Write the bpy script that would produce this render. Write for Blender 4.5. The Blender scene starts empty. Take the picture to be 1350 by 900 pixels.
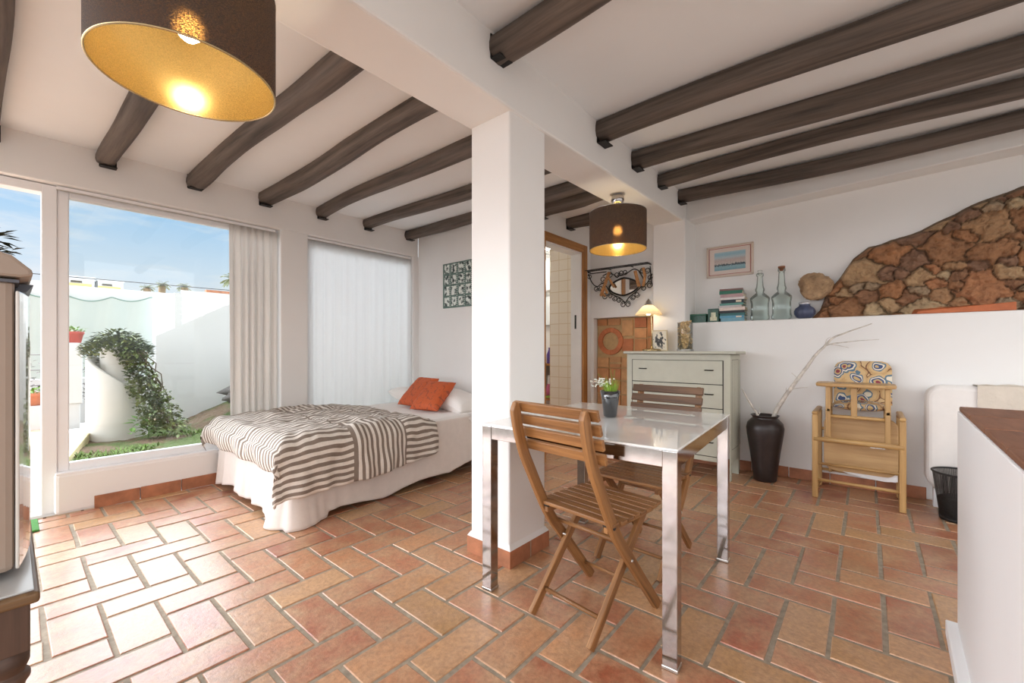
import bpy, bmesh, math, random
import numpy as np
from mathutils import Vector, Matrix, noise as mn
random.seed(7)
S = bpy.context.scene
C = S.collection
PI = math.pi
V = Vector

# ------------------------------------------------------------------ materials
def new_mat(name):
    m = bpy.data.materials.new(name); m.use_nodes = True
    nt = m.node_tree; b = nt.nodes['Principled BSDF']
    return m, nt, b
def N(nt, t, **k):
    n = nt.nodes.new(t)
    for a, v in k.items(): setattr(n, a, v)
    return n
def srgb(r, g, b):
    f = lambda c: (c/255/12.92) if c/255 <= .04045 else ((c/255+.055)/1.055)**2.4
    return (f(r), f(g), f(b), 1)
def mapping(nt, src='Object', scale=(1,1,1)):
    tc = N(nt, 'ShaderNodeTexCoord'); mp = N(nt, 'ShaderNodeMapping')
    mp.inputs['Scale'].default_value = scale
    nt.links.new(tc.outputs[src], mp.inputs['Vector'])
    return mp.outputs['Vector']
def noise_tex(nt, vec, scale, detail=3, rough=.55):
    n = N(nt, 'ShaderNodeTexNoise'); n.inputs['Scale'].default_value = scale
    n.inputs['Detail'].default_value = detail; n.inputs['Roughness'].default_value = rough
    nt.links.new(vec, n.inputs['Vector']); return n.outputs['Fac']
def ramp(nt, fac, stops, interp='LINEAR'):
    r = N(nt, 'ShaderNodeValToRGB'); cr = r.color_ramp; cr.interpolation = interp
    while len(cr.elements) < len(stops): cr.elements.new(.5)
    for e, (p, c) in zip(cr.elements, stops): e.position = p; e.color = c
    nt.links.new(fac, r.inputs['Fac']); return r.outputs['Color']
def bump(nt, b, h, strength=.3, dist=.01):
    n = N(nt, 'ShaderNodeBump'); n.inputs['Strength'].default_value = strength
    n.inputs['Distance'].default_value = dist
    nt.links.new(h, n.inputs['Height']); nt.links.new(n.outputs['Normal'], b.inputs['Normal'])
def mixc(nt, fac, a, b, mode='MIX'):
    m = N(nt, 'ShaderNodeMix', data_type='RGBA', blend_type=mode)
    for s, v in ((0, fac), (6, a), (7, b)):
        if hasattr(v, 'links') or hasattr(v, 'is_output'): nt.links.new(v, m.inputs[s])
        else: m.inputs[s].default_value = v
    return m.outputs[2]
def math_n(nt, op, a, b=0.0, c=0.0):
    m = N(nt, 'ShaderNodeMath', operation=op)
    for i, v in enumerate((a, b, c)):
        if hasattr(v, 'is_output'): nt.links.new(v, m.inputs[i])
        else: m.inputs[i].default_value = v
    return m.outputs[0]

def plain(name, col, rough=.5, metal=0, nscale=0, var=.12, bstr=0, bdist=.004, spec=None, coat=0, src='Object', vec=(1,1,1), trans=0, ior=None, sheen=0):
    m, nt, b = new_mat(name)
    b.inputs['Base Color'].default_value = col
    b.inputs['Roughness'].default_value = rough; b.inputs['Metallic'].default_value = metal
    if spec is not None: b.inputs['Specular IOR Level'].default_value = spec
    if ior: b.inputs['IOR'].default_value = ior
    b.inputs['Coat Weight'].default_value = coat
    b.inputs['Transmission Weight'].default_value = trans
    b.inputs['Sheen Weight'].default_value = sheen
    if nscale:
        v = mapping(nt, src, vec); f = noise_tex(nt, v, nscale, 5, .6)
        lo = tuple(c*(1-var) for c in col[:3])+(1,); hi = tuple(min(1, c*(1+var)) for c in col[:3])+(1,)
        nt.links.new(ramp(nt, f, [(.3, lo), (.7, hi)]), b.inputs['Base Color'])
        if bstr: bump(nt, b, f, bstr, bdist)
    return m

def wood(name, dark, light, rough=.45, gs=1.0, bstr=.15, coat=0, tintw=1.0):
    m, nt, b = new_mat(name)
    v = mapping(nt, 'UV', (2.2*gs, 42*gs, 1)); f = noise_tex(nt, v, 1.0, 5, .65)
    v2 = mapping(nt, 'UV', (1.3, 6, 1)); f2 = noise_tex(nt, v2, 1.6, 2, .5)
    c = ramp(nt, f, [(.28, dark), (.62, light)])
    c2 = mixc(nt, f2, (.78, .74, .70, 1), (1.12, 1.1, 1.06, 1))
    c = mixc(nt, 1.0, c, c2, 'MULTIPLY')
    at = N(nt, 'ShaderNodeAttribute', attribute_name='tint')
    c = mixc(nt, tintw, c, at.outputs['Color'], 'MULTIPLY')
    nt.links.new(c, b.inputs['Base Color'])
    b.inputs['Roughness'].default_value = rough; b.inputs['Coat Weight'].default_value = coat
    bump(nt, b, f, bstr, .002)
    return m

M = {}
M['near_wall_lit_plaster'] = plain('near_wall_lit_plaster', (.92, .93, .94, 1), .7, nscale=1.2, var=.015, bstr=.3, bdist=.015)  # plaster lightened and cooled for this wall, standing in for stronger window light
M['plaster'] = plain('plaster', (.83, .82, .805, 1), .85, nscale=1.6, var=.02, bstr=.25, bdist=.012)
# add fine trowel bump already in noise; ceiling slightly smoother
M['ceiling_paint'] = plain('ceiling_paint', (.83, .85, .865, 1), .9, nscale=2.2, var=.015, bstr=.12, bdist=.01)
M['white_paint'] = plain('white_paint', (.85, .85, .85, 1), .35, nscale=8, var=.02)
M['upvc'] = plain('upvc', (.86, .86, .87, 1), .28, nscale=5, var=.01)
def tile_mat():
    m, nt, b = new_mat('terracotta_tile')
    at = N(nt, 'ShaderNodeAttribute', attribute_name='tint')
    v = mapping(nt, 'Object', (1, 1, 1))
    f = noise_tex(nt, v, 7, 5, .62); f2 = noise_tex(nt, v, 45, 4, .7); f3 = noise_tex(nt, v, 2.4, 2, .5)
    c = mixc(nt, ramp(nt, f, [(.35, (0,0,0,1)), (.68, (1,1,1,1))]), at.outputs['Color'], srgb(198, 158, 122))
    c = mixc(nt, 1.0, c, ramp(nt, f2, [(.3, (.72,.69,.66,1)), (.62, (1.06,1.06,1.06,1))]), 'MULTIPLY')
    c = mixc(nt, .35, c, mixc(nt, 1.0, c, ramp(nt, f3, [(.35, (.72,.66,.62,1)), (.6, (1.1,1.1,1.1,1))]), 'MULTIPLY'))
    nt.links.new(c, b.inputs['Base Color'])
    nt.links.new(mixc(nt, .5, ramp(nt, f, [(.3, (.32,)*3+(1,)), (.75, (.48,)*3+(1,))]), ramp(nt, f2, [(.35, (.30,)*3+(1,)), (.65, (.52,)*3+(1,))])), b.inputs['Roughness'])
    b.inputs['IOR'].default_value = 1.6
    b.inputs['Coat Weight'].default_value = .45; b.inputs['Coat Roughness'].default_value = .24
    bump(nt, b, mixc(nt, .5, f, f2), .7, .006)
    return m
M['tile'] = tile_mat()
M['grout'] = plain('grout', srgb(158, 146, 128), .8, nscale=30, var=.25, bstr=.5)
M['terracotta'] = plain('terracotta', srgb(168, 110, 78), .6, nscale=9, var=.3, bstr=.3)
M['beam'] = wood('old_beam_wood', srgb(48, 42, 39), srgb(112, 101, 94), .7, .5, .7)
M['iron'] = plain('black_iron', (.02, .018, .017, 1), .5, .6, nscale=30, var=.3)
M['teak'] = wood('teak', srgb(106, 70, 40), srgb(166, 120, 74), .42, 1.0, .15)
M['teak_dark'] = wood('teak_dark', srgb(66, 46, 32), srgb(116, 84, 58), .5, 1.0, .15)
M['pine'] = wood('pine', srgb(160, 122, 72), srgb(200, 164, 110), .4, .8, .1)
M['ply'] = wood('plywood', srgb(168, 132, 88), srgb(196, 162, 116), .5, .5, .1)
M['doorwood'] = wood('door_casing_wood', srgb(128, 80, 40), srgb(190, 138, 82), .55, .6, .2)
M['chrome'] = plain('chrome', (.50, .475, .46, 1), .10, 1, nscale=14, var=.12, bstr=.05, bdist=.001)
M['steel'] = plain('brushed_steel', (.62, .60, .56, 1), .28, 1, nscale=20, var=.08)
M['tabletop'] = plain('frosted_glass_top', (.90, .92, .90, 1), .04, spec=.6, coat=.6, nscale=3, var=.01)
M['glassedge'] = plain('glass_edge', (.35, .55, .5, 1), .1, spec=.6)
M['sage'] = plain('sage_paint', srgb(186, 186, 170), .5, nscale=12, var=.04, bstr=.05)
M['gap'] = plain('dark_gap', (.05, .048, .042, 1), .8)
M['chestedge'] = plain('worn_edge', srgb(92, 88, 78), .6, nscale=14, var=.4)
M['vase'] = plain('dark_brown_glaze', srgb(44, 34, 32), .38, nscale=16, var=.35, bstr=.1)
M['branch'] = plain('bleached_branch', srgb(205, 198, 188), .7, nscale=26, var=.3, bstr=.4)
M['sheet'] = plain('white_sheet', srgb(236, 232, 228), .85, nscale=9, var=.03, bstr=.2, sheen=.2)
M['skirt'] = plain('bed_cloth', srgb(226, 217, 210), .9, nscale=22, var=.03, bstr=.3, sheen=.2)
M['blackglass'] = plain('black_glass', (.012, .014, .018, 1), .06, spec=.7, coat=1)
M['mattblack'] = plain('matt_black', (.02, .02, .02, 1), .5)
M['brass'] = plain('brass', srgb(190, 170, 130), .25, 1, nscale=10, var=.1)
M['green_leaf'] = plain('green_leaf', srgb(110, 150, 60), .55, nscale=30, var=.35)
M['soil'] = plain('soil', srgb(112, 92, 72), .95, nscale=14, var=.45, bstr=1, bdist=.03)
M['mat_green'] = plain('green_mat', srgb(70, 130, 60), .9, nscale=80, var=.4, bstr=.6)
M['deck'] = None
def orange_mat():
    m, nt, b = new_mat('orange_leaf_print')
    v = mapping(nt, 'UV', (1, 1, 1)); w = N(nt, 'ShaderNodeTexVoronoi', feature='DISTANCE_TO_EDGE')
    w.inputs['Scale'].default_value = 6; nt.links.new(v, w.inputs['Vector'])
    n = noise_tex(nt, v, 9, 3)
    f = math_n(nt, 'MULTIPLY', ramp(nt, w.outputs['Distance'], [(.0, (1,1,1,1)), (.09, (0,0,0,1))]), ramp(nt, n, [(.48, (0,0,0,1)), (.56, (1,1,1,1))]))
    c = mixc(nt, f, srgb(192, 88, 42), srgb(128, 60, 42))
    nt.links.new(c, b.inputs['Base Color']); b.inputs['Roughness'].default_value = .7
    bump(nt, b, noise_tex(nt, v, 12, 3), .3, .01)
    return m
M['orange'] = orange_mat()
def duvet_mat():
    m, nt, b = new_mat('striped_duvet')
    tc = N(nt, 'ShaderNodeTexCoord'); sp = N(nt, 'ShaderNodeSeparateXYZ'); nt.links.new(tc.outputs['UV'], sp.inputs[0])
    u, v = sp.outputs[0], sp.outputs[1]          # u along the bed, v across, metres
    B = .42
    inb = math_n(nt, 'LESS_THAN', math_n(nt, 'ABSOLUTE', math_n(nt, 'SUBTRACT', u, 1.049)), .21)      # the crosswise patch
    par = math_n(nt, 'MULTIPLY', inb, math_n(nt, 'MAXIMUM', math_n(nt, 'LESS_THAN', v, 4.30), math_n(nt, 'GREATER_THAN', v, 5.05)))
    mx = N(nt, 'ShaderNodeMix', data_type='FLOAT'); nt.links.new(par, mx.inputs[0]); nt.links.new(v, mx.inputs[2]); nt.links.new(u, mx.inputs[3])
    fr = math_n(nt, 'FRACT', math_n(nt, 'DIVIDE', mx.outputs[0], .041))
    st = math_n(nt, 'GREATER_THAN', fr, .5)
    n = noise_tex(nt, tc.outputs['Object'], 60, 3)
    seam = math_n(nt, 'MAXIMUM', math_n(nt, 'LESS_THAN', math_n(nt, 'ABSOLUTE', math_n(nt, 'SUBTRACT', math_n(nt, 'ABSOLUTE', math_n(nt, 'SUBTRACT', u, 1.049)), .21)), .006), math_n(nt, 'LESS_THAN', math_n(nt, 'ABSOLUTE', math_n(nt, 'SUBTRACT', v, 4.30)), .005))
    st = math_n(nt, 'MAXIMUM', st, seam)
    c = mixc(nt, st, srgb(226, 219, 210), srgb(134, 121, 110))
    c = mixc(nt, .15, c, ramp(nt, n, [(.3, (.5,.5,.5,1)), (.7, (1,1,1,1))]), 'MULTIPLY')
    nt.links.new(c, b.inputs['Base Color']); b.inputs['Roughness'].default_value = .9
    bump(nt, b, noise_tex(nt, tc.outputs['Object'], 11, 4), .35, .02)
    return m
M['duvet'] = duvet_mat()
def cloth_trans(name, col, tr=.5, transp=0):
    m, nt, b = new_mat(name); out = nt.nodes['Material Output']
    d = N(nt, 'ShaderNodeBsdfDiffuse'); d.inputs['Color'].default_value = col
    t = N(nt, 'ShaderNodeBsdfTranslucent'); t.inputs['Color'].default_value = col
    v = mapping(nt, 'Object', (60, 60, 8)); f = noise_tex(nt, v, 4, 3)
    nt.links.new(ramp(nt, f, [(.2, tuple(c*.93 for c in col[:3])+(1,)), (.8, col)]), d.inputs['Color'])
    mx = N(nt, 'ShaderNodeMixShader'); mx.inputs[0].default_value = tr
    nt.links.new(d.outputs[0], mx.inputs[1]); nt.links.new(t.outputs[0], mx.inputs[2]); o = mx.outputs[0]
    if transp:
        tp = N(nt, 'ShaderNodeBsdfTransparent'); m2 = N(nt, 'ShaderNodeMixShader'); m2.inputs[0].default_value = transp
        nt.links.new(o, m2.inputs[1]); nt.links.new(tp.outputs[0], m2.inputs[2]); o = m2.outputs[0]
    nt.links.new(o, out.inputs['Surface']); return m
M['curtain'] = cloth_trans('curtain_cloth', (.88, .85, .82, 1), .42)
M['curtain_sheer'] = cloth_trans('curtain_sheer', (.93, .93, .93, 1), .58, .06)
def shade_fabric(name, col, tcol, tr, metal, rough, k):
    m, nt, b = new_mat(name)
    b.inputs['Base Color'].default_value = col; b.inputs['Metallic'].default_value = metal; b.inputs['Roughness'].default_value = rough
    v = mapping(nt, 'Object', (1, 1, 3)); w = noise_tex(nt, v, 260, 2, .6)
    nt.links.new(ramp(nt, w, [(.3, tuple(c*.8 for c in col[:3])+(1,)), (.7, tuple(min(1, c*1.15) for c in col[:3])+(1,))]), b.inputs['Base Color'])
    t = N(nt, 'ShaderNodeBsdfTranslucent'); t.inputs['Color'].default_value = tcol
    mx = N(nt, 'ShaderNodeMixShader'); mx.inputs[0].default_value = tr
    nt.links.new(b.outputs[0], mx.inputs[1]); nt.links.new(t.outputs[0], mx.inputs[2])
    r = N(nt, 'ShaderNodeBsdfRefraction'); r.inputs['IOR'].default_value = 1.35; r.inputs['Roughness'].default_value = .30; r.inputs['Color'].default_value = tcol
    m2 = N(nt, 'ShaderNodeMixShader'); nt.links.new(math_n(nt, 'MULTIPLY', ramp(nt, w, [(.42, (0,0,0,1)), (.68, (1,1,1,1))]), k), m2.inputs[0])
    nt.links.new(mx.outputs[0], m2.inputs[1]); nt.links.new(r.outputs[0], m2.inputs[2])
    nt.links.new(m2.outputs[0], nt.nodes['Material Output'].inputs['Surface'])
    return m
M['shade_out'] = shade_fabric('shade_brown_fabric', srgb(72, 60, 52), srgb(230, 190, 140), .03, 0, .8, .55)
M['shade_in'] = shade_fabric('shade_gold_lining', srgb(226, 190, 112), srgb(240, 210, 150), .06, .5, .20, .6)
M['lampglass'] = cloth_trans('lamp_opal_glass', (.95, .82, .58, 1), .6)
def emis(name, col, st):
    m, nt, b = new_mat(name); b.inputs['Base Color'].default_value = col
    b.inputs['Emission Color'].default_value = col; b.inputs['Emission Strength'].default_value = st
    return m
M['bulb'] = emis('bulb', (1, .86, .66, 1), 60)
M['bulb_small'] = emis('bulb_small', (1, .78, .5, 1), 25)
M['bath_light'] = emis('bathroom_light', (1, .92, .80, 1), 65)
def clear(name, tint=(1, 1, 1, 1), gl=.07, rough=.02):
    m, nt, b = new_mat(name); out = nt.nodes['Material Output']
    t = N(nt, 'ShaderNodeBsdfTransparent'); t.inputs[0].default_value = tint
    g = N(nt, 'ShaderNodeBsdfGlossy'); g.inputs['Roughness'].default_value = rough
    lw = N(nt, 'ShaderNodeFresnel'); lw.inputs[0].default_value = 1.45
    mx = N(nt, 'ShaderNodeMixShader'); nt.links.new(math_n(nt, 'MULTIPLY', lw.outputs[0], gl/.04*.5), mx.inputs[0])
    nt.links.new(t.outputs[0], mx.inputs[1]); nt.links.new(g.outputs[0], mx.inputs[2])
    nt.links.new(mx.outputs[0], out.inputs['Surface']); return m
M['pane'] = clear('window_pane', (.97, .985, .98, 1))
M['jarglass'] = clear('jar_glass', (.97, .98, .97, 1), .06)
M['demijohn_old'] = plain('greenish_glass', (.80, .93, .88, 1), .04, trans=1, ior=1.3, nscale=22, var=.03, bstr=.25, bdist=.004)
M['demijohn'] = clear('demijohn_glass', (.925, .972, .955, 1), .07, .06)
M['bluepot'] = plain('slate_blue_glaze', srgb(72, 80, 106), .4, nscale=20, var=.15)
M['cork'] = plain('cork', srgb(222, 190, 140), .85, nscale=60, var=.35, bstr=.3)
def rock_mat(name='rock', attr=True):
    m, nt, b = new_mat(name)
    v = mapping(nt, 'Object', (1, 1, 1)); f = noise_tex(nt, v, 16, 8, .7); f2 = noise_tex(nt, v, 5, 4, .6); f3 = noise_tex(nt, v, 55, 4, .7)
    at = N(nt, 'ShaderNodeAttribute', attribute_name='tint')
    base = at.outputs['Color'] if attr else ramp(nt, f2, [(.3, srgb(172,140,108)), (.7, srgb(206,176,142))])
    c = mixc(nt, 1.0, base, ramp(nt, f, [(.27, (.40,.33,.28,1)), (.45, (.95,.92,.88,1)), (.75, (1.3,1.25,1.15,1))]), 'MULTIPLY')
    c = mixc(nt, ramp(nt, f2, [(.58, (0,0,0,1)), (.78, (.35,.35,.35,1))]), c, srgb(156, 106, 72))
    nt.links.new(c, b.inputs['Base Color']); b.inputs['Roughness'].default_value = .85
    bump(nt, b, mixc(nt, .4, f, f3), 1.0, .045); return m
M['rock'] = rock_mat()
M['boulder'] = rock_mat('boulder_rock', False)
M['stucco'] = plain('exterior_stucco', (.66, .64, .60, 1), .9, nscale=3, var=.05, bstr=.4, bdist=.02)
M['stucco2'] = plain('exterior_white', (.70, .71, .71, 1), .9, nscale=2, var=.03, bstr=.2)
M['ext_deck'] = None
def paisley():
    m, nt, b = new_mat('paisley_fabric')
    v = mapping(nt, 'UV', (1, 1, 1))
    d = noise_tex(nt, v, 6, 2)
    vv = N(nt, 'ShaderNodeVectorMath', operation='ADD'); nt.links.new(v, vv.inputs[0])
    sc = N(nt, 'ShaderNodeVectorMath', operation='SCALE'); nc = N(nt, 'ShaderNodeTexNoise'); nc.inputs['Scale'].default_value = 6; nt.links.new(v, nc.inputs['Vector'])
    nt.links.new(nc.outputs['Color'], sc.inputs[0]); sc.inputs['Scale'].default_value = .12; nt.links.new(sc.outputs[0], vv.inputs[1])
    w = N(nt, 'ShaderNodeTexVoronoi'); w.inputs['Scale'].default_value = 6.5; nt.links.new(vv.outputs[0], w.inputs['Vector'])
    c = ramp(nt, w.outputs['Distance'], [(0, srgb(140,60,70)), (.14, srgb(196,170,120)), (.24, srgb(66,84,124)), (.33, srgb(224,216,196)), (.40, srgb(92,118,136)), (.47, srgb(205,174,128)), (.62, srgb(196,160,112)), (.72, srgb(120,84,60)), (.78, srgb(206,176,132))], 'CONSTANT')
    nt.links.new(c, b.inputs['Base Color']); b.inputs['Roughness'].default_value = .8
    bump(nt, b, noise_tex(nt, v, 25, 3), .2, .004); return m
M['paisley'] = paisley()

# ------------------------------------------------------------------ mesh builder
class MB:
    def __init__(s): s.v = []; s.f = []; s.uv = []; s.mi = []; s.col = []; s.sm = []; s.m = 0; s.tint = (1, 1, 1, 1); s.smooth = False
    def add(s, vs, fs, uvs=None):
        o = len(s.v); s.v += [V(p) for p in vs]
        for k, f in enumerate(fs):
            s.f.append([i+o for i in f]); s.mi.append(s.m); s.col.append(s.tint); s.sm.append(s.smooth)
            s.uv.append(uvs[k] if uvs else [(0, 0)]*len(f))
        return s
    def boxm(s, mat, size, off=None):
        hx, hy, hz = size[0]/2, size[1]/2, size[2]/2
        c = [(-hx,-hy,-hz),(hx,-hy,-hz),(hx,hy,-hz),(-hx,hy,-hz),(-hx,-hy,hz),(hx,-hy,hz),(hx,hy,hz),(-hx,hy,hz)]
        fs = [(0,3,2,1),(4,5,6,7),(0,1,5,4),(1,2,6,5),(2,3,7,6),(3,0,4,7)]
        L = max(range(3), key=lambda i: size[i]); r1, r2 = random.random()*9, random.random()*9
        uvs = []
        for f in fs:
            pts = [c[i] for i in f]; rng = [max(p[i] for p in pts)-min(p[i] for p in pts) for i in range(3)]
            ax = [i for i in range(3) if rng[i] > 1e-9]
            if L in ax: u = L; w = [i for i in ax if i != L][0]
            else: u, w = ax[0], ax[1]
            uvs.append([(p[u]+r1, p[w]+r2) for p in pts])
        return s.add([mat @ V(p) for p in c], fs, uvs)
    def box(s, lo, hi):
        lo, hi = V(lo), V(hi); c = (lo+hi)/2; return s.boxm(Matrix.Translation(c), hi-lo)
    def cbox(s, c, size, rz=0, rx=0, ry=0):
        return s.boxm(Matrix.Translation(V(c)) @ Matrix.Rotation(rz, 4, 'Z') @ Matrix.Rotation(ry, 4, 'Y') @ Matrix.Rotation(rx, 4, 'X'), size)
    def bar(s, p0, p1, w, h, side=None):
        p0, p1 = V(p0), V(p1); d = p1-p0; L = d.length; x = d.normalized()
        y = V(side) if side else (V((0,0,1)).cross(x) if abs(x.z) < .99 else V((0,1,0)))
        y = (y - x*y.dot(x)).normalized(); z = x.cross(y)
        m = Matrix((x, y, z)).transposed().to_4x4(); m.translation = (p0+p1)/2
        return s.boxm(m, (L, w, h))
    def sweep(s, pts, secs, closed_ends=True, up=None, smooth=True, closed=False):
        """pts centre line, secs list of 2D section polygons (same count)"""
        pts = [V(p) for p in pts]; n = len(pts); k = len(secs[0]); sm0 = s.smooth; s.smooth = smooth
        T = []
        for i in range(n):
            a = pts[max(i-1, 0)] if not closed else pts[i-1]; b = pts[min(i+1, n-1)] if not closed else pts[(i+1) % n]
            T.append((b-a).normalized())
        if up is not None: U = [(V(up)-t*V(up).dot(t)).normalized() for t in T]
        else:
            u = T[0].orthogonal().normalized(); U = [u]
            for i in range(1, n):
                u = U[-1]-T[i]*U[-1].dot(T[i]); U.append(u.normalized())
        vs = []; acc = [0]
        for i in range(1, n): acc.append(acc[-1]+(pts[i]-pts[i-1]).length)
        for i in range(n):
            w = T[i].cross(U[i])
            for (a, b) in secs[i]: vs.append(pts[i]+U[i]*a+w*b)
        fs, uv = [], []; r = random.random()*7
        per = [0]
        for j in range(k):
            a, b = secs[0][j], secs[0][(j+1) % k]; per.append(per[-1]+math.hypot(a[0]-b[0], a[1]-b[1]))
        rng = range(n if closed else n-1)
        for i in rng:
            i2 = (i+1) % n; a1 = acc[i]; a2 = acc[i2] if i2 > i else acc[i]+.01
            for j in range(k):
                fs.append((i*k+j, i*k+(j+1) % k, i2*k+(j+1) % k, i2*k+j))
                uv.append([(a1+r, per[j]+r), (a1+r, per[j+1]+r), (a2+r, per[j+1]+r), (a2+r, per[j]+r)])
        if closed_ends and not closed:
            fs.append(tuple(range(k))[::-1]); uv.append([(r+q[0]*.1, r+q[1]) for q in secs[0]][::-1])
            fs.append(tuple((n-1)*k+j for j in range(k))); uv.append([(r+q[0]*.1, r+q[1]) for q in secs[-1]])
        s.add(vs, fs, uv); s.smooth = sm0; return s
    def tube(s, pts, r, n=8, closed=False, smooth=True):
        rr = r if isinstance(r, (list, tuple)) else [r]*len(pts)
        secs = [[(q*math.cos(2*PI*j/n), q*math.sin(2*PI*j/n)) for j in range(n)] for q in rr]
        return s.sweep(pts, secs, up=None, smooth=smooth, closed=closed)
    def strap(s, pts, w, h, up):
        sec = [(-w/2, -h/2), (w/2, -h/2), (w/2, h/2), (-w/2, h/2)]
        return s.sweep(pts, [sec]*len(pts), up=up, smooth=False)
    def lathe(s, prof, c=(0,0,0), n=24, smooth=True, close=True, sx=1, sy=1):
        c = V(c); vs = []; fs = []; uv = []; sm0 = s.smooth; s.smooth = smooth; k = len(prof); acc = 0
        A = [0]
        for i in range(1, k): A.append(A[-1]+math.hypot(prof[i][0]-prof[i-1][0], prof[i][1]-prof[i-1][1]))
        for j in range(n):
            a = 2*PI*j/n
            for (r, z) in prof: vs.append(c+V((r*math.cos(a)*sx, r*math.sin(a)*sy, z)))
        for j in range(n):
            j2 = (j+1) % n
            for i in range(k-1):
                fs.append((j*k+i, j2*k+i, j2*k+i+1, j*k+i+1)); uv.append([(j/n, A[i]), ((j+1)/n, A[i]), ((j+1)/n, A[i+1]), (j/n, A[i+1])])
        s.add(vs, fs, uv)
        if close:
            if prof[0][0] > 1e-5: s.add([vs[j*k] for j in range(n)], [tuple(range(n))[::-1]])
            if prof[-1][0] > 1e-5: s.add([vs[j*k+k-1] for j in range(n)], [tuple(range(n))])
        s.smooth = sm0; return s
    def grid(s, fn, nu, nv, uvs=(1, 1), smooth=True, flip=False, colfn=None):
        vs = [fn(i/nu, j/nv) for i in range(nu+1) for j in range(nv+1)]; fs = []; uv = []; sm0 = s.smooth; s.smooth = smooth
        t0 = s.tint
        for i in range(nu):
            for j in range(nv):
                a = i*(nv+1)+j; q = (a, a+nv+1, a+nv+2, a+1); w = [(i/nu*uvs[0], j/nv*uvs[1]), ((i+1)/nu*uvs[0], j/nv*uvs[1]), ((i+1)/nu*uvs[0], (j+1)/nv*uvs[1]), (i/nu*uvs[0], (j+1)/nv*uvs[1])]
                if flip: q = q[::-1]; w = w[::-1]
                fs.append(q); uv.append(w)
        s.add(vs, fs, uv); s.smooth = sm0; return s
    def prism(s, poly, axis, a, b):
        """poly 2D points extruded along axis ('X','Y','Z') from a to b"""
        def P(p, t):
            return {'X': (t, p[0], p[1]), 'Y': (p[0], t, p[1]), 'Z': (p[0], p[1], t)}[axis]
        n = len(poly); vs = [P(p, a) for p in poly]+[P(p, b) for p in poly]; r = random.random()*5
        fs = [tuple(range(n))[::-1], tuple(range(n, 2*n))]; uv = [[(poly[i][0]+r, poly[i][1]+r) for i in f] for f in (list(range(n))[::-1], list(range(n)))]
        for i in range(n):
            j = (i+1) % n; fs.append((i, j, n+j, n+i)); L = math.dist(poly[i], poly[j]); uv.append([(r, r), (r+L, r), (r+L, r+b-a), (r, r+b-a)])
        return s.add(vs, fs, uv)
    def build(s, name, mats, parent=None, bevel=0, seg=2, local=False, recalc=True, subsurf=0, origin=None):
        mats = mats if isinstance(mats, (list, tuple)) else [mats]
        me = bpy.data.meshes.new(name)
        if local: o = V((0, 0, 0))
        elif parent is not None: o = world_loc(parent)
        elif origin is not None: o = V(origin)
        else:
            xs = [p.x for p in s.v]; ys = [p.y for p in s.v]; zs = [p.z for p in s.v]
            o = V(((min(xs)+max(xs))/2, (min(ys)+max(ys))/2, min(zs)))
        me.from_pydata([tuple(p-o) for p in s.v], [], s.f)
        uvd = []; cd = []
        for k, f in enumerate(s.f):
            for q in range(len(f)): uvd += list(s.uv[k][q]); cd += list(s.col[k])
        me.uv_layers.new(name='UVMap'); me.color_attributes.new('tint', 'FLOAT_COLOR', 'CORNER')
        me.uv_layers['UVMap'].data.foreach_set('uv', uvd); me.color_attributes['tint'].data.foreach_set('color', cd)
        me.polygons.foreach_set('material_index', s.mi); me.polygons.foreach_set('use_smooth', s.sm)
        for m in mats: me.materials.append(M[m] if isinstance(m, str) else m)
        if recalc:
            bm = bmesh.new(); bm.from_mesh(me); bmesh.ops.recalc_face_normals(bm, faces=bm.faces); bm.to_mesh(me); bm.free()
        me.update()
        ob = bpy.data.objects.new(name, me); C.objects.link(ob)
        if parent is not None: ob.parent = parent
        elif not local: ob.location = o
        if bevel:
            md = ob.modifiers.new('bevel', 'BEVEL'); md.width = bevel; md.segments = seg; md.limit_method = 'ANGLE'; md.angle_limit = math.radians(40); md.harden_normals = False
        if subsurf:
            md = ob.modifiers.new('sub', 'SUBSURF'); md.levels = subsurf; md.render_levels = subsurf
        return ob

def world_loc(o):
    l = V(o.location); p = o.parent
    while p: l += V(p.location); p = p.parent
    return l
def tag(o, label, cat, group=None, kind=None):
    if label: o['label'] = label
    if cat: o['category'] = cat
    if group: o['group'] = group
    if kind: o['kind'] = kind
    return o
def thing(name, label, cat, loc=(0,0,0), rz=0, group=None):
    o = bpy.data.objects.new(name, None); C.objects.link(o); o.location = loc; o.rotation_euler = (0, 0, rz)
    o.empty_display_size = .1
    return tag(o, label, cat, group)
def struct(o, label=None):
    o['kind'] = 'structure'
    if label: o['label'] = label
    return o
def copy_tree(o, parent=None):
    c = o.copy(); C.objects.link(c)
    if parent is not None: c.parent = parent
    for ch in [x for x in bpy.data.objects if x.parent == o]: copy_tree(ch, c)
    return c
def rnd(a, b): return random.uniform(a, b)

def leaf(b, c, d, L, w):
    d = V(d).normalized(); s_ = d.cross(V((0, 0, 1))); s_ = (s_ if s_.length > .1 else V((1, 0, 0))).normalized(); n_ = s_.cross(d); c = V(c)
    b.add([c, c+d*L*.45+s_*w+n_*w*.3, c+d*L, c+d*L*.45-s_*w+n_*w*.3], [(0,1,2), (0,2,3)])

# ------------------------------------------------------------------ camera
cam_d = bpy.data.cameras.new('camera'); cam = bpy.data.objects.new('camera', cam_d); C.objects.link(cam)
cam.location = (0, 0, 1.07); cam.rotation_euler = (math.radians(90), 0, math.radians(-50))
cam_d.lens = 557/1350*36; cam_d.sensor_width = 36; cam_d.shift_y = 11/1350; cam_d.clip_start = .02
S.camera = cam

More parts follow.
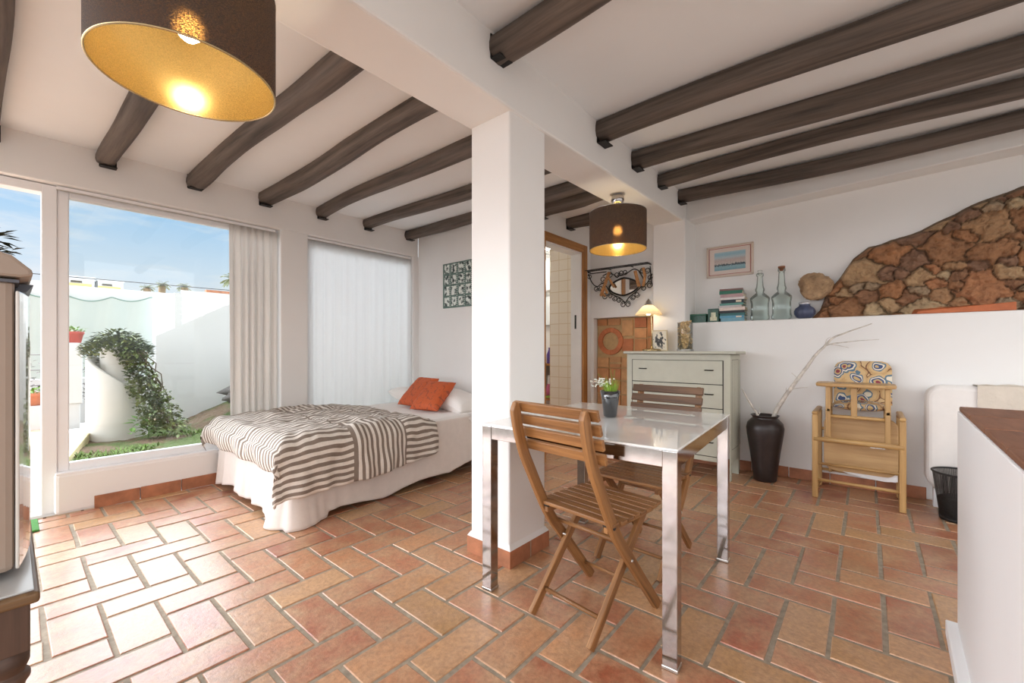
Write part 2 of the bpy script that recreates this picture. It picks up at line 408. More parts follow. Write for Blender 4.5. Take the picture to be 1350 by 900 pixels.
# ------------------------------------------------------------------ floor (herringbone terracotta)
def build_floor():
    a = .1585; ox, oy = .722, 1.214; gap = .0072; b = MB(); b.m = 0
    cols = [srgb(192,132,96), srgb(200,148,106), srgb(184,116,82), srgb(206,162,118), srgb(190,128,98), srgb(176,106,74), srgb(196,150,102), srgb(188,122,88), srgb(170,98,70)]
    X0, X1, Y0, Y1 = -1.4, 5.05, -1.7, 4.0
    def tile(x0, y0, x1, y1):
        if x1 < X0 or x0 > X1 or y1 < Y0 or y0 > Y1: return
        if x0 > 4.5 and y1 < 2.2: return
        x0, x1 = max(x0, X0), min(x1, X1); y0, y1 = max(y0, Y0), min(y1, Y1)
        if x1-x0 < .03 or y1-y0 < .03: return
        c = random.choice(cols); k = rnd(.9, 1.08); b.tint = (c[0]*k, c[1]*k*rnd(.96, 1.04), c[2]*k*rnd(.94, 1.06), 1)
        j = lambda: rnd(-.0022, .0022)
        P = [(x0+gap+j(), y0+gap+j()), (x1-gap+j(), y0+gap+j()), (x1-gap+j(), y1-gap+j()), (x0+gap+j(), y1-gap+j())]
        z = rnd(-.0012, .0008); e = .0042; e2 = .0020
        # chamfered slab: outer ring low, mid ring, inner ring top
        cx, cy = (x0+x1)/2, (y0+y1)/2
        def ring(ins, zz): return [(p[0]+(ins if p[0] < cx else -ins), p[1]+(ins if p[1] < cy else -ins), zz) for p in P]
        vs = ring(0, -.012)+ring(.0005, z-.004)+ring(e2, z-.0012)+ring(e, z)
        fs = [(12, 13, 14, 15)]
        for q in range(3):
            for i in range(4): fs.append((q*4+i, q*4+(i+1) % 4, q*4+4+(i+1) % 4, q*4+4+i))
        b.smooth = False
        b.add(vs, fs)
    for i in range(-60, 60):
        for j in range(-60, 60):
            s_ = (i+j) % 4; x, y = ox+i*a, oy+j*a
            if x < X0-.4 or x > X1+.4 or y < Y0-.4 or y > Y1+.4: continue
            if s_ == 0: tile(x, y, x+2*a, y+a)
            if s_ == 2: tile(x, y, x+a, y+2*a)
    b.m = 1; b.tint = (1,1,1,1); b.box((X0, Y0, -.06), (4.5, Y1, -.0038)); b.box((4.5, 2.2, -.06), (X1, Y1, -.0038))
    struct(b.build('floor', ['tile', 'grout'], origin=(0,0,0), recalc=False), 'herringbone terracotta tile floor')
build_floor()

# ------------------------------------------------------------------ shell
def sbox(name, lo, hi, mat='plaster', bevel=.008):
    b = MB(); b.box(lo, hi); return struct(b.build(name, mat, bevel=bevel))
def swall(name, boxes, mat='plaster', bevel=.008):
    b = MB()
    for lo, hi in boxes: b.box(lo, hi)
    return struct(b.build(name, mat, bevel=bevel))
ZL, ZR = 2.42, 2.545
# left (window) wall, plane Y=4.0
struct(sbox('wall_left', (-1.4, 4.0, 2.145), (3.07, 4.2, 2.44)))
sbox('wall_left_pier', (1.56, 4.0, 0), (1.80, 4.2, 2.15)); 
sbox('wall_left_low', (.19, 4.0, 0), (1.57, 4.2, .262), bevel=.02)
sbox('wall_left_end', (3.0, 4.0, 0), (3.17, 4.2, 2.15)); sbox('wall_left_under', (1.79, 4.0, 0), (3.01, 4.2, .262))
sbox('wall_back', (3.07, 2.5, -.0), (3.17, 4.0, 2.43), bevel=0)
# wall with the bathroom doorway, plane Y=2.37, opening X 3.30..4.00
swall('wall_doorway', [((3.17, 2.37, 2.12), (4.20, 2.5, 2.43)), ((3.07, 2.37, 0), (3.295, 2.5, 2.13)), ((4.01, 2.37, 0), (4.20, 2.5, 2.13))], bevel=.004)
# niche wall plane X=4.16, recess Y 1.62..2.33 z 0..1.42
swall('wall_niche', [((4.20, 1.62, 1.42), (4.40, 2.5, 2.43)), ((4.20, 2.335, 0), (4.40, 2.5, 1.43)), ((4.30, 1.62, 0), (4.40, 2.34, 1.43))], bevel=.004)
swall('wall_pilaster', [((4.10, 1.31, 0), (4.5, 1.62, 2.32))], bevel=.01)
# right side: half wall with ledge and recessed upper wall
sbox('wall_right_low', (4.22, -1.7, 0), (4.5, 1.33, 1.33), bevel=.012)
sbox('wall_right', (4.40, -1.7, 1.33), (4.52, 1.33, 2.56), bevel=0)
b = MB(); b.prism([(4.03, 2.25)], 'Y', 0, 1) if False else None
b = MB()   # plaster downstand along the right wall, its underside rising a little towards the viewer
vs = [(4.20, 1.33, 2.31), (4.41, 1.33, 2.315), (4.41, 1.33, 2.56), (4.20, 1.33, 2.56), (4.20, -1.7, 2.42), (4.41, -1.7, 2.42), (4.41, -1.7, 2.56), (4.20, -1.7, 2.56)]
b.add(vs, [(0,1,2,3),(4,7,6,5),(0,4,5,1),(1,5,6,2),(2,6,7,3),(3,7,4,0)]); struct(b.build('wall_right_downstand', 'plaster', bevel=.008))
# ceilings
sbox('ceiling', (-1.4, 1.6, ZL), (5.1, 4.2, ZL+.1), 'ceiling_paint', 0)
sbox('ceiling_right', (-1.4, -1.7, ZR), (4.5, 1.34, ZR+.1), 'ceiling_paint', 0)
# girder
b = MB()
gx = [(-1.4, 2.25), (1.9, 2.247), (4.5, 2.305)]
vs = []
for x, z in gx: vs += [(x, 1.33, z), (x, 1.625, z), (x, 1.625, 2.60), (x, 1.33, 2.60)]
fs = [(0,1,2,3), (8,11,10,9)]
for i in range(2):
    for j in range(4): fs.append((i*4+j, i*4+(j+1) % 4, i*4+4+(j+1) % 4, i*4+4+j))
b.add(vs, fs); struct(b.build('ceiling_girder', 'plaster', bevel=.012))
# column with tiled plinth
b = MB(); b.box((1.585, 1.345, 0), (1.885, 1.615, 2.26)); struct(b.build('wall_column', 'plaster', bevel=.01))
b = MB()
ring = lambda d, z: [(1.585-d, 1.345-d, z), (1.885+d, 1.345-d, z), (1.885+d, 1.615+d, z), (1.585-d, 1.615+d, z)]
vs = ring(.015, 0)+ring(.015, .085); b.m = 0
b.add(vs, [(0,1,5,4), (1,2,6,5), (2,3,7,6), (3,0,4,7)], [[(0,0),(.3,0),(.3,.1),(0,.1)]]*4)
b.m = 1; vs = ring(.0145, .085)+ring(0, .108); b.add(vs, [(0,1,5,4), (1,2,6,5), (2,3,7,6), (3,0,4,7)])
b.m = 2
for (x, y) in ((1.735, 1.33),): b.box((x-.003, y-.0012, 0), (x+.003, y+.001, .085))
for (x, y) in ((1.57, 1.48),): b.box((x-.0012, y-.003, 0), (x+.001, y+.003, .085))
struct(b.build('baseboard_column', ['terracotta', 'plaster', 'grout'], recalc=True))
# baseboards
def baseboard(name, p0, p1, nrm, h=.085, t=.013, n=6):
    b = MB(); p0, p1 = V(p0), V(p1); d = (p1-p0)/n
    for i in range(n):
        k = rnd(.8, 1.1); b.tint = (k, k, k, 1)
        a = p0+d*(i+.012); c = p0+d*(i+.988); lo = V((min(a.x, c.x), min(a.y, c.y), 0)); hi = V((max(a.x, c.x), max(a.y, c.y), h+rnd(-.002, .002)))
        q = V(nrm)*t
        b.box((min(lo.x, lo.x+q.x), min(lo.y, lo.y+q.y), 0), (max(hi.x, hi.x+q.x), max(hi.y, hi.y+q.y), hi.z))
    return struct(b.build(name, 'terracotta', bevel=.002))
baseboard('baseboard_left', (.37, 4.0, 0), (1.56, 4.0, 0), (0, -1, 0), n=5)
baseboard('baseboard_left_far', (1.57, 4.0, 0), (3.05, 4.0, 0), (0, -1, 0), n=6)
baseboard('baseboard_right', (4.22, -.33, 0), (4.22, 1.33, 0), (-1, 0, 0), n=6)
baseboard('baseboard_back', (3.07, 2.4, 0), (3.07, 3.98, 0), (-1, 0, 0), n=6)
# breakfast-bar style half wall at the right edge, topped with terracotta
b = MB()
ang = math.radians(-2.1)
def hw(x, y): # local frame at its visible corner (2.25,-.257), turned 2.3 degrees
    return (2.25+x*math.cos(ang)-y*math.sin(ang), -.257+x*math.sin(ang)+y*math.cos(ang))
def hwbox(b, x0, x1, y0, y1, z0, z1):
    P = [hw(x0, y0), hw(x1, y0), hw(x1, y1), hw(x0, y1)]
    b.add([(p[0], p[1], z0) for p in P]+[(p[0], p[1], z1) for p in P], [(0,3,2,1),(4,5,6,7),(0,1,5,4),(1,2,6,5),(2,3,7,6),(3,0,4,7)], [[(0,0),(1,0),(1,.3),(0,.3)]]*6)
hwbox(b, -1.75, 0, -.62, 0, 0, .845)
b.m = 1
yy = -.62
for k in range(2):
    x = -1.752
    while x < .0:
        L = min(.29, .0-x); kk = rnd(.8, 1.05); b.tint = (kk, kk, kk, 1)
        hwbox(b, x+.002, x+L-.003, -.62+.31*k, -.62+.31*k+.306, .845, .862+rnd(-.001, .001)); x += .292
b.m = 0; b.tint = (1,1,1,1); hwbox(b, -1.75, .022, -.62, .03, 0, .055)
struct(b.build('wall_right_near', ['near_wall_lit_plaster', wood('hardwood_top', srgb(120,78,56), srgb(158,110,84), .5, .6, .2)], bevel=.004), 'white half wall with brown tiled top')

# ------------------------------------------------------------------ ceiling beams
def beam(label, p0, p1, r, seed, flat=.0, bracket=None, both=False):
    rs = random.Random(seed); p0, p1 = V(p0), V(p1); n = 26; L = (p1-p0).length
    t = thing('ceiling_beam', label, 'beam', (p0.x, p0.y, p0.z-r))
    pts = []; secs = []; k = 14; ph = rs.random()*10
    bow = rs.uniform(-.03, .03)
    for i in range(n+1):
        u = i/n; c = p0.lerp(p1, u)
        c.x += bow*math.sin(PI*u)+.012*math.sin(u*5+ph); c.z += .010*math.sin(u*7+ph*2)-.004
        pts.append(c); sec = []
        rr = r*(1+.07*math.sin(u*4+ph)+.05*mn.noise(V((u*6, seed, 0))))
        for j in range(k):
            a = 2*PI*j/k; q = rr*(1+.05*mn.noise(V((math.cos(a)*1.6, math.sin(a)*1.6+seed*3, u*L*2.2))))
            sq = 1/max(abs(math.cos(a)), abs(math.sin(a)))
            q *= (1-.35)+.35*min(sq, 1.25)
            sec.append((q*math.cos(a), q*math.sin(a)))
        secs.append(sec)
    b = MB(); b.sweep(pts, secs, up=(0, 0, 1)); b.build('log', 'beam', t)
    for (P, sgn) in ([(p0, 1)] + ([(p1, -1)] if both else [])):
        if bracket:
            q = MB(); d = (p1-p0).normalized()*sgn; dx = .012
            q.box((P.x-r*.8, min(P.y, P.y+d.y*.006), P.z-r-.010), (P.x+r*.8, max(P.y, P.y+d.y*.006), P.z+r*.7))
            q.box((P.x-r*.75, min(P.y, P.y+d.y*.06), P.z-r-.014), (P.x+r*.75, max(P.y, P.y+d.y*.06), P.z-r-.008))
            q.build('bracket', 'iron', t, bevel=.002)
    return t
zl = 2.385; names = ['first and nearest', 'second', 'third', 'fourth', 'fifth', 'sixth', 'seventh']
LX = [-.075, .44, .93, 1.43, 1.93, 2.42, 2.94]
LLab = ['rough dark ceiling beam at the far left edge, beside the large near lampshade',
        'short-looking dark beam above the glazed door, partly behind the near lampshade',
        'dark beam ending above the middle of the big window, passing right behind the near lampshade',
        'bowed dark beam ending above the gathered curtain of the big window',
        'dark beam ending over the plain pier between the two windows',
        'dark beam ending above the left half of the curtained window',
        'last dark beam by the corner, above the right half of the curtained window']
for i, x in enumerate(LX):
    beam(LLab[i], (x, 4.0, zl), (x+rnd(-.03, .06), 1.62, zl), .056+.004*(i in (2, 3)), 11+i, bracket=True)
beam('short dark beam above the bathroom door, right of the white column', (3.25, 2.37, zl), (3.20, 1.62, zl), .06, 31, bracket=True)
beam('short dark beam partly hidden behind the far brown pendant shade', (3.74, 2.37, zl), (3.72, 1.62, zl), .06, 32, bracket=True)
RL = ['dark beam over the dining table, nearest the column, with loose metal bracket', 'thick dark beam, second of the right-hand ceiling from the column',
      'dark beam of the right-hand ceiling between the thick one and the thin one', 'thin dark beam, second last before the right wall', 'last dark beam of the right-hand ceiling, beside the plaster downstand']
for i, x in enumerate([1.475, 2.49, 3.01, 3.51, 4.0]):
    beam(RL[i], (x, 1.33, 2.487), (x+[.0, .02, .06, .02, -.01][i], -1.68, 2.487), [.06, .072, .066, .055, .056][i], 51+i, bracket=True)

# ------------------------------------------------------------------ windows
def frame_rect(b, x0, x1, z0, z1, y0, y1, w):
    b.box((x0, y0, z0), (x0+w, y1, z1)); b.box((x1-w, y0, z0), (x1, y1, z1))
    b.box((x0+w, y0, z0), (x1-w, y1, z0+w)); b.box((x0+w, y0, z1-w), (x1-w, y1, z1))
def window(name, x0, x1, z0, z1, y=4.10, w=.055):
    b = MB(); frame_rect(b, x0, x1, z0, z1, y-.03, y+.03, w)
    o = struct(b.build(name, 'upvc', bevel=.006))
    q = MB(); q.box((x0+w-.01, y-.003, z0+w-.01), (x1-w+.01, y+.003, z1-w+.01)); q.build('window_pane', 'pane', o)
    return o
w1 = window('window_1', .205, 1.60, .262, 2.135)
w2 = window('window_2', 1.78, 3.02, .262, 2.135)
b = MB(); b.box((.195, 4.005, .255), (1.56, 4.075, .268)); struct(b.build('window_sill', 'upvc', bevel=.004))
b = MB(); b.box((.135, 4.06, 0), (.205, 4.16, 2.14)); b.box((-1.4, 4.06, 2.085), (.14, 4.16, 2.14)); b.box((-1.4, 4.06, -.01), (.2, 4.16, .012))
struct(b.build('door_1', 'upvc', bevel=.005), 'white frame of the open glazed terrace door')
b = MB(); b.box((.20, 4.035, 2.118), (1.53, 4.055, 2.138)); b.m = 1; b.box((.20, 4.040, 2.112), (1.53, 4.050, 2.118))
tag(b.build('curtain_rail', ['upvc', 'steel']), 'slim white curtain rail along the top of the big clear window', 'curtain rail')
b = MB(); b.box((1.805, 4.035, 2.118), (2.99, 4.055, 2.138)); b.m = 1; b.box((1.805, 4.040, 2.112), (2.99, 4.050, 2.118))
tag(b.build('curtain_rail', ['upvc', 'steel']), 'slim white curtain rail above the fully curtained window beside the bed', 'curtain rail')

def curtain(label, x0, x1, z0, z1, folds, amp, mat, y=4.035, seed=0, spread=0):
    rs = random.Random(seed); ph = [rs.random()*6 for _ in range(6)]
    def fn(u, v):
        # u across, v down
        uu = u + (.012+.02*(folds < 8))*math.sin(u*17+ph[0])*(.3+.7*v)
        x = x0+(x1-x0)*uu + spread*(u-.5)*v
        a = amp*(.35+.65*min(1, v*4))
        s_ = math.sin(2*PI*folds*uu+ph[1]+.5*math.sin(uu*9+ph[2])+ .5*v*math.sin(ph[3]+uu*5))
        s2 = math.sin(2*PI*folds*2.3*uu+ph[4])*.25*(1-v*.7)
        return (x+.25*a*math.cos(2*PI*folds*uu*1.0+ph[1]), y+a*(s_+s2), z1+(z0-z1)*v)
    b = MB(); b.grid(fn, int(folds*14), 30, (x1-x0, z1-z0)); 
    def tape(u, v):
        p = fn(u, v*.03); return (p[0], p[1]-.002, p[2]+.002)
    o = b.build('curtain', mat, recalc=False)
    md = o.modifiers.new('s', 'SOLIDIFY'); md.thickness = .0015
    tag(o, label, 'curtain'); 
    return o
curtain('gathered cream curtain pulled to the right of the big clear window', 1.165, 1.54, .29, 2.112, 6.5, .024, 'curtain', y=4.035, seed=3)
curtain('wide white curtain drawn fully across the window beside the bed', 1.812, 2.99, .29, 2.112, 11, .011, 'curtain_sheer', y=4.04, seed=5)

# ------------------------------------------------------------------ bathroom door + bathroom
b = MB(); y0, y1 = 2.345, 2.372
b.box((3.235, y0, 0), (3.30, y1, 2.205)); b.box((4.005, y0, 0), (4.085, y1, 2.205)); b.box((3.30, y0, 2.125), (4.005, y1, 2.205))
d = struct(b.build('door_2', 'doorwood', bevel=.004), 'wooden casing of the bathroom doorway')
q = MB(); q.box((3.295, 2.372, 0), (3.312, 2.50, 2.125)); q.box((3.99, 2.372, 0), (4.008, 2.50, 2.125)); q.box((3.31, 2.372, 2.108), (3.992, 2.50, 2.125))
q.build('door_lining', 'white_paint', d)
q = MB(); q.box((3.985, 2.43, 1.30), (3.991, 2.45, 1.45)); q.build('strike_plate', 'mattblack', d, bevel=.002)
def brick_tiles(name, c1, c2, mortar, scale, w=.5, h=.5):
    m, nt, bb = new_mat(name); tc = N(nt, 'ShaderNodeTexCoord'); sp = N(nt, 'ShaderNodeSeparateXYZ'); nt.links.new(tc.outputs['Object'], sp.inputs[0])
    cb = N(nt, 'ShaderNodeCombineXYZ'); nt.links.new(math_n(nt, 'ADD', sp.outputs[0], sp.outputs[1]), cb.inputs[0]); nt.links.new(sp.outputs[2], cb.inputs[1])
    br = N(nt, 'ShaderNodeTexBrick', offset=0.0); br.inputs['Scale'].default_value = scale; br.inputs['Mortar Size'].default_value = .015
    br.inputs['Brick Width'].default_value = w; br.inputs['Row Height'].default_value = h
    br.inputs['Color1'].default_value = c1; br.inputs['Color2'].default_value = c2; br.inputs['Mortar'].default_value = mortar
    nt.links.new(cb.outputs[0], br.inputs['Vector']); nt.links.new(br.outputs['Color'], bb.inputs['Base Color']); bb.inputs['Roughness'].default_value = .25
    return m
M['bathtile'] = brick_tiles('cream_bath_tiles', srgb(246,238,224), srgb(243,234,218), srgb(226,208,180), 4, .5, .5)
swall('wall_bathroom', [((4.16, 2.5, 0), (4.30, 2.90, 2.42))], 'bathtile', 0)
swall('wall_bathroom_back', [((4.95, 2.3, 0), (5.05, 4.0, 2.42)), ((3.17, 3.9, 0), (5.0, 4.0, 2.42)), ((4.30, 2.80, 0), (5.0, 2.90, 2.42))], 'white_paint', 0)
# bathroom shelf unit
t = thing('bathroom_shelf_unit', 'wooden two-tier bathroom shelf seen through the doorway', 'shelf', (4.78, 3.25, 0))
b = MB(); b.box((4.6, 2.92, .86), (4.94, 3.88, .885)); b.build('shelf_board', 'doorwood', t)
b = MB(); b.box((4.6, 2.92, .40), (4.94, 3.88, .43)); b.build('shelf_board', 'doorwood', t)
b = MB(); b.box((4.9, 2.93, .43), (4.94, 3.87, .86)); b.build('back_panel', plain('grey_panel', srgb(150,142,132), .8, nscale=6, var=.1), t)
for yy in (2.93, 3.84):
    b = MB(); b.box((4.62, yy, 0), (4.66, yy+.04, .86)); b.build('leg', 'doorwood', t)
t = thing('wall_cabinet', 'white wall cabinet with a glass lower part high in the bathroom', 'cabinet', (4.85, 3.4, 1.25))
b = MB(); b.box((4.72, 2.95, 1.88), (4.95, 3.85, 2.30)); b.build('cabinet_body', 'white_paint', t, bevel=.004)
b = MB(); b.box((4.71, 2.94, 1.85), (4.95, 3.86, 1.88)); b.build('rail', 'steel', t)
b = MB(); b.box((4.90, 3.3, 1.42), (4.95, 3.85, 1.85)); b.build('mirror', plain('mirror', (.8,.85,.88,1), .05, 1), t)
b = MB(); b.lathe([(.0, .0), (.035, .0), (.04, .02), (.04, .12), (.018, .17), (.013, .19), (.013, .215)], (4.68, 3.27, .885), 16); 
t = thing('spray_bottle', 'purple spray bottle with white nozzle on the bathroom shelf', 'bottle', (4.68, 3.27, .885))
b.build('bottle_body', plain('purple_plastic', srgb(86,60,140), .3), t)
b = MB(); b.cbox((4.68, 3.27, 1.115), (.03, .045, .03)); b.cbox((4.68, 3.31, 1.12), (.015, .04, .012)); b.cbox((4.68, 3.30, 1.09), (.008, .008, .05), rx=.4); b.build('nozzle', 'white_paint', t, bevel=.003)
b = MB(); b.cbox((4.663, 3.262, .955), (.02, .05, .07)); b.build('bottle_label', plain('pale_label', srgb(220,214,236), .5), t, bevel=.006)
t = thing('lotion_bottle', 'yellow square bottle beside the purple spray in the bathroom', 'bottle', (4.70, 3.40, .885))
b = MB(); b.box((4.66, 3.36, .885), (4.72, 3.44, 1.02)); b.build('bottle_body', plain('yellow_plastic', srgb(226,204,128), .3), t, bevel=.01)
b = MB(); b.lathe([(.015, 0), (.015, .03), (.0, .03)], (4.69, 3.40, 1.02), 12); b.build('cap', 'white_paint', t)
b = MB(); b.lathe([(.0, .0), (.06, .0), (.10, .10), (.105, .14), (.098, .14), (.055, .01)], (4.76, 3.60, .885), 24)
tag(b.build('wash_basin', 'white_paint'), 'white bowl at the left end of the bathroom shelf', 'bowl')
t = thing('detergent_bottle', 'pink and white bottle on the lower bathroom shelf', 'bottle', (4.70, 3.29, .43))
b = MB(); b.lathe([(.0, .0), (.045, .0), (.045, .12), (.03, .16), (.02, .18)], (4.70, 3.29, .43), 16); b.build('bottle_body', plain('pink_plastic', srgb(206,110,150), .35), t)
b = MB(); b.lathe([(.024, .18), (.02, .27), (.012, .30), (.0, .30)], (4.70, 3.29, .43), 16); b.build('cap', 'white_paint', t)
b = MB(); b.tube([(4.72+.0, 3.48+.04*math.cos(a*PI/8), .60+.05*math.sin(a*PI/8)) for a in range(16)], .012, 6, closed=True)
tag(b.build('rubber_ring', plain('dark_green_rubber', srgb(50,60,54), .5), origin=(4.72, 3.48, .54)), 'dark ring hanging at the back of the lower bathroom shelf', 'ring')
b = MB(); b.grid(lambda u, v: (4.62+.10*v, 3.22+.28*u, .434+.025*math.sin(PI*v)*(.6+.4*math.sin(u*9))), 14, 8)
o = b.build('folded_cloth', plain('lime_cloth', srgb(150,180,70), .8, nscale=30, var=.2)); o.modifiers.new('s', 'SOLIDIFY').thickness = .006
tag(o, 'lime green cloth lying on the lower bathroom shelf', 'cloth')
t = thing('bathroom_ceiling_light', 'round ceiling light inside the bathroom', 'lamp', (4.55, 3.2, 2.36))
b = MB(); b.lathe([(.0, -.045), (.10, -.04), (.13, -.01), (.13, .0)], (4.45, 3.2, 2.42), 24); b.build('diffuser', 'bath_light', t)
b = MB(); b.lathe([(.14, -.012), (.14, .0), (.128, .0), (.128, -.012)], (4.45, 3.2, 2.42), 24, close=False); b.build('rim', 'white_paint', t)

# ------------------------------------------------------------------ terracotta mosaic niche
b = MB(); b.m = 1; b.box((4.285, 1.63, 0), (4.30, 2.333, 1.418)); b.m = 0
def nt_(y0, y1, z0, z1, c=None):
    c = c or random.choice([srgb(192,128,86), srgb(202,146,98), srgb(182,112,72), srgb(204,156,108), srgb(190,130,82)])
    k = rnd(.88, 1.08); b.tint = (c[0]*k, c[1]*k, c[2]*k, 1); b.box((4.268+rnd(0,.004), y0+.006, z0+.006), (4.290, y1-.006, z1-.006))
cols_y = [2.333, 2.20, 2.045, 1.885, 1.75, 1.63]
zz = 1.415
nt_(2.20, 2.333, 1.335, zz); nt_(2.045, 2.20, 1.335, zz); nt_(1.90, 2.035, 1.215, 1.395); nt_(1.75, 1.89, 1.30, zz); nt_(1.63, 1.75, 1.20, zz)
nt_(1.75, 1.89, 1.19, 1.30); nt_(1.90, 2.035, 1.05, 1.195); nt_(1.75, 1.89, 1.05, 1.19); nt_(1.63, 1.75, 1.0, 1.2)
z = .99
nt_(2.035, 2.18, .93, 1.0)
while z > .02:
    z0 = max(z-rnd(.11, .16), 0)
    ys = [2.333, 2.18, 2.04, 1.89, 1.75, 1.63]
    for a, c in zip(ys[:-1], ys[1:]): nt_(c, a, z0, z if not (c < 2.1 < a and z > .95) else .92)
    z = z0
# clay ring
b.tint = srgb(196, 118, 76)
for i in range(20):
    a0, a1 = 2*PI*i/20, 2*PI*(i+1)/20; r0, r1 = .098, .150; cy, cz = 2.165, 1.165
    k = .95+.1*((i//3) % 2); c0 = srgb(196,118,76); b.tint = (c0[0]*k, c0[1]*k, c0[2]*k, 1)
    P = [(cy+r0*math.cos(a0), cz+r0*math.sin(a0)), (cy+r1*math.cos(a0), cz+r1*math.sin(a0)), (cy+r1*math.cos(a1), cz+r1*math.sin(a1)), (cy+r0*math.cos(a1), cz+r0*math.sin(a1))]
    b.prism(P, 'X', 4.264, 4.288)
def mosaic_mat():
    m, nt, bb = new_mat('clay_mosaic'); at = N(nt, 'ShaderNodeAttribute', attribute_name='tint'); v = mapping(nt, 'Object'); f = noise_tex(nt, v, 14, 5)
    nt.links.new(mixc(nt, 1.0, at.outputs['Color'], ramp(nt, f, [(.3, (.8,.78,.74,1)), (.7, (1.1,1.1,1.1,1))]), 'MULTIPLY'), bb.inputs['Base Color']); bb.inputs['Roughness'].default_value = .7
    bump(nt, bb, f, .4, .006); return m
M['mosaic'] = mosaic_mat()
M['mosgrout'] = plain('mosaic_grout', srgb(186, 156, 112), .85, nscale=20, var=.15, bstr=.4)
struct(b.build('wall_mosaic', ['mosaic', 'mosgrout'], bevel=.002), 'terracotta mosaic in the wall niche')

# ------------------------------------------------------------------ pendant lamps
def pendant(label):
    t = thing('pendant_lamp', label, 'lamp', (0, 0, 0), group=None)
    R, z0, z1 = .215, 1.838, 2.125
    b = MB(); b.lathe([(R, z0), (R, z1)], n=72, close=False); b.build('lamp_shade', 'shade_out', t, local=True, recalc=False)
    b = MB(); b.lathe([(R-.004, z1), (R-.004, z0)], n=72, close=False); b.build('shade_lining', 'shade_in', t, local=True, recalc=False)
    b = MB(); b.tube([((R-.002)*math.cos(a*PI/36), (R-.002)*math.sin(a*PI/36), z0) for a in range(72)], .003, 6, closed=True)
    b.build('bottom_rim', 'brass', t, local=True)
    b = MB(); b.tube([((R-.002)*math.cos(a*PI/36), (R-.002)*math.sin(a*PI/36), z1) for a in range(72)], .003, 6, closed=True)
    for k in range(3):
        a = k*2*PI/3+.4; b.tube([(.018*math.cos(a), .018*math.sin(a), 2.06), (R*.5*math.cos(a), R*.5*math.sin(a), 2.07), (R*.98*math.cos(a), R*.98*math.sin(a), z1-.01)], .002, 5)
    b.build('spider_frame', 'steel', t, local=True)
    b = MB(); b.lathe([(.018, 2.015), (.02, 2.03), (.02, 2.08), (.008, 2.10), (0, 2.10)], n=16); b.build('lamp_holder', 'steel', t, local=True)
    b = MB(); b.lathe([(.0, 1.950), (.015, 1.953), (.027, 1.965), (.031, 1.982), (.027, 1.998), (.018, 2.012), (.014, 2.022)], n=20); b.build('bulb', 'bulb', t, local=True)
    b = MB(); b.tube([(0, 0, 2.09), (0, 0, 2.2)], .003, 6); b.build('cord', 'steel', t, local=True)
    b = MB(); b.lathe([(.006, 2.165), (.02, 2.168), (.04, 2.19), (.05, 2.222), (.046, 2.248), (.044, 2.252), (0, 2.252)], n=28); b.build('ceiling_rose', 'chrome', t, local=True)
    return t
p1 = pendant('large-looking brown drum pendant with gold lining, nearest, at the top left')
p2 = copy_tree(p1); p2['label'] = 'smaller-looking brown drum pendant over the chest end, hanging by the chrome rose'
p1.location = (.33, 1.475, -.003); p2.location = (3.03, 1.475, .005)

# ------------------------------------------------------------------ dining table
t = thing('dining_table', 'white frosted glass dining table with square chrome legs', 'table', (1.415, .476, 0), math.radians(3.5))
L, W = .955, .845
b = MB(); b.box((.0, .0, .733), (L, W, .741)); b.build('table_top', 'tabletop', t, local=True, bevel=.002)
b = MB()
b.box((.05, .004, .675), (L-.05, .042, .732)); b.box((.05, W-.042, .675), (L-.05, W-.004, .732)); b.box((.004, .05, .675), (.042, W-.05, .732)); b.box((L-.042, .05, .675), (L-.004, W-.05, .732))
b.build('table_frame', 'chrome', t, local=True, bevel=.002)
for x, y in ((0, 0), (L-.052, 0), (L-.052, W-.052), (0, W-.052)):
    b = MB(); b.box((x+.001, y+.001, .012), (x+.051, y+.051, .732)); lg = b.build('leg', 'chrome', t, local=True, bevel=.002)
    b = MB(); b.box((x-.001, y-.001, 0.001), (x+.053, y+.053, .013)); b.build('foot_cap', 'steel', lg, local=True, bevel=.002)

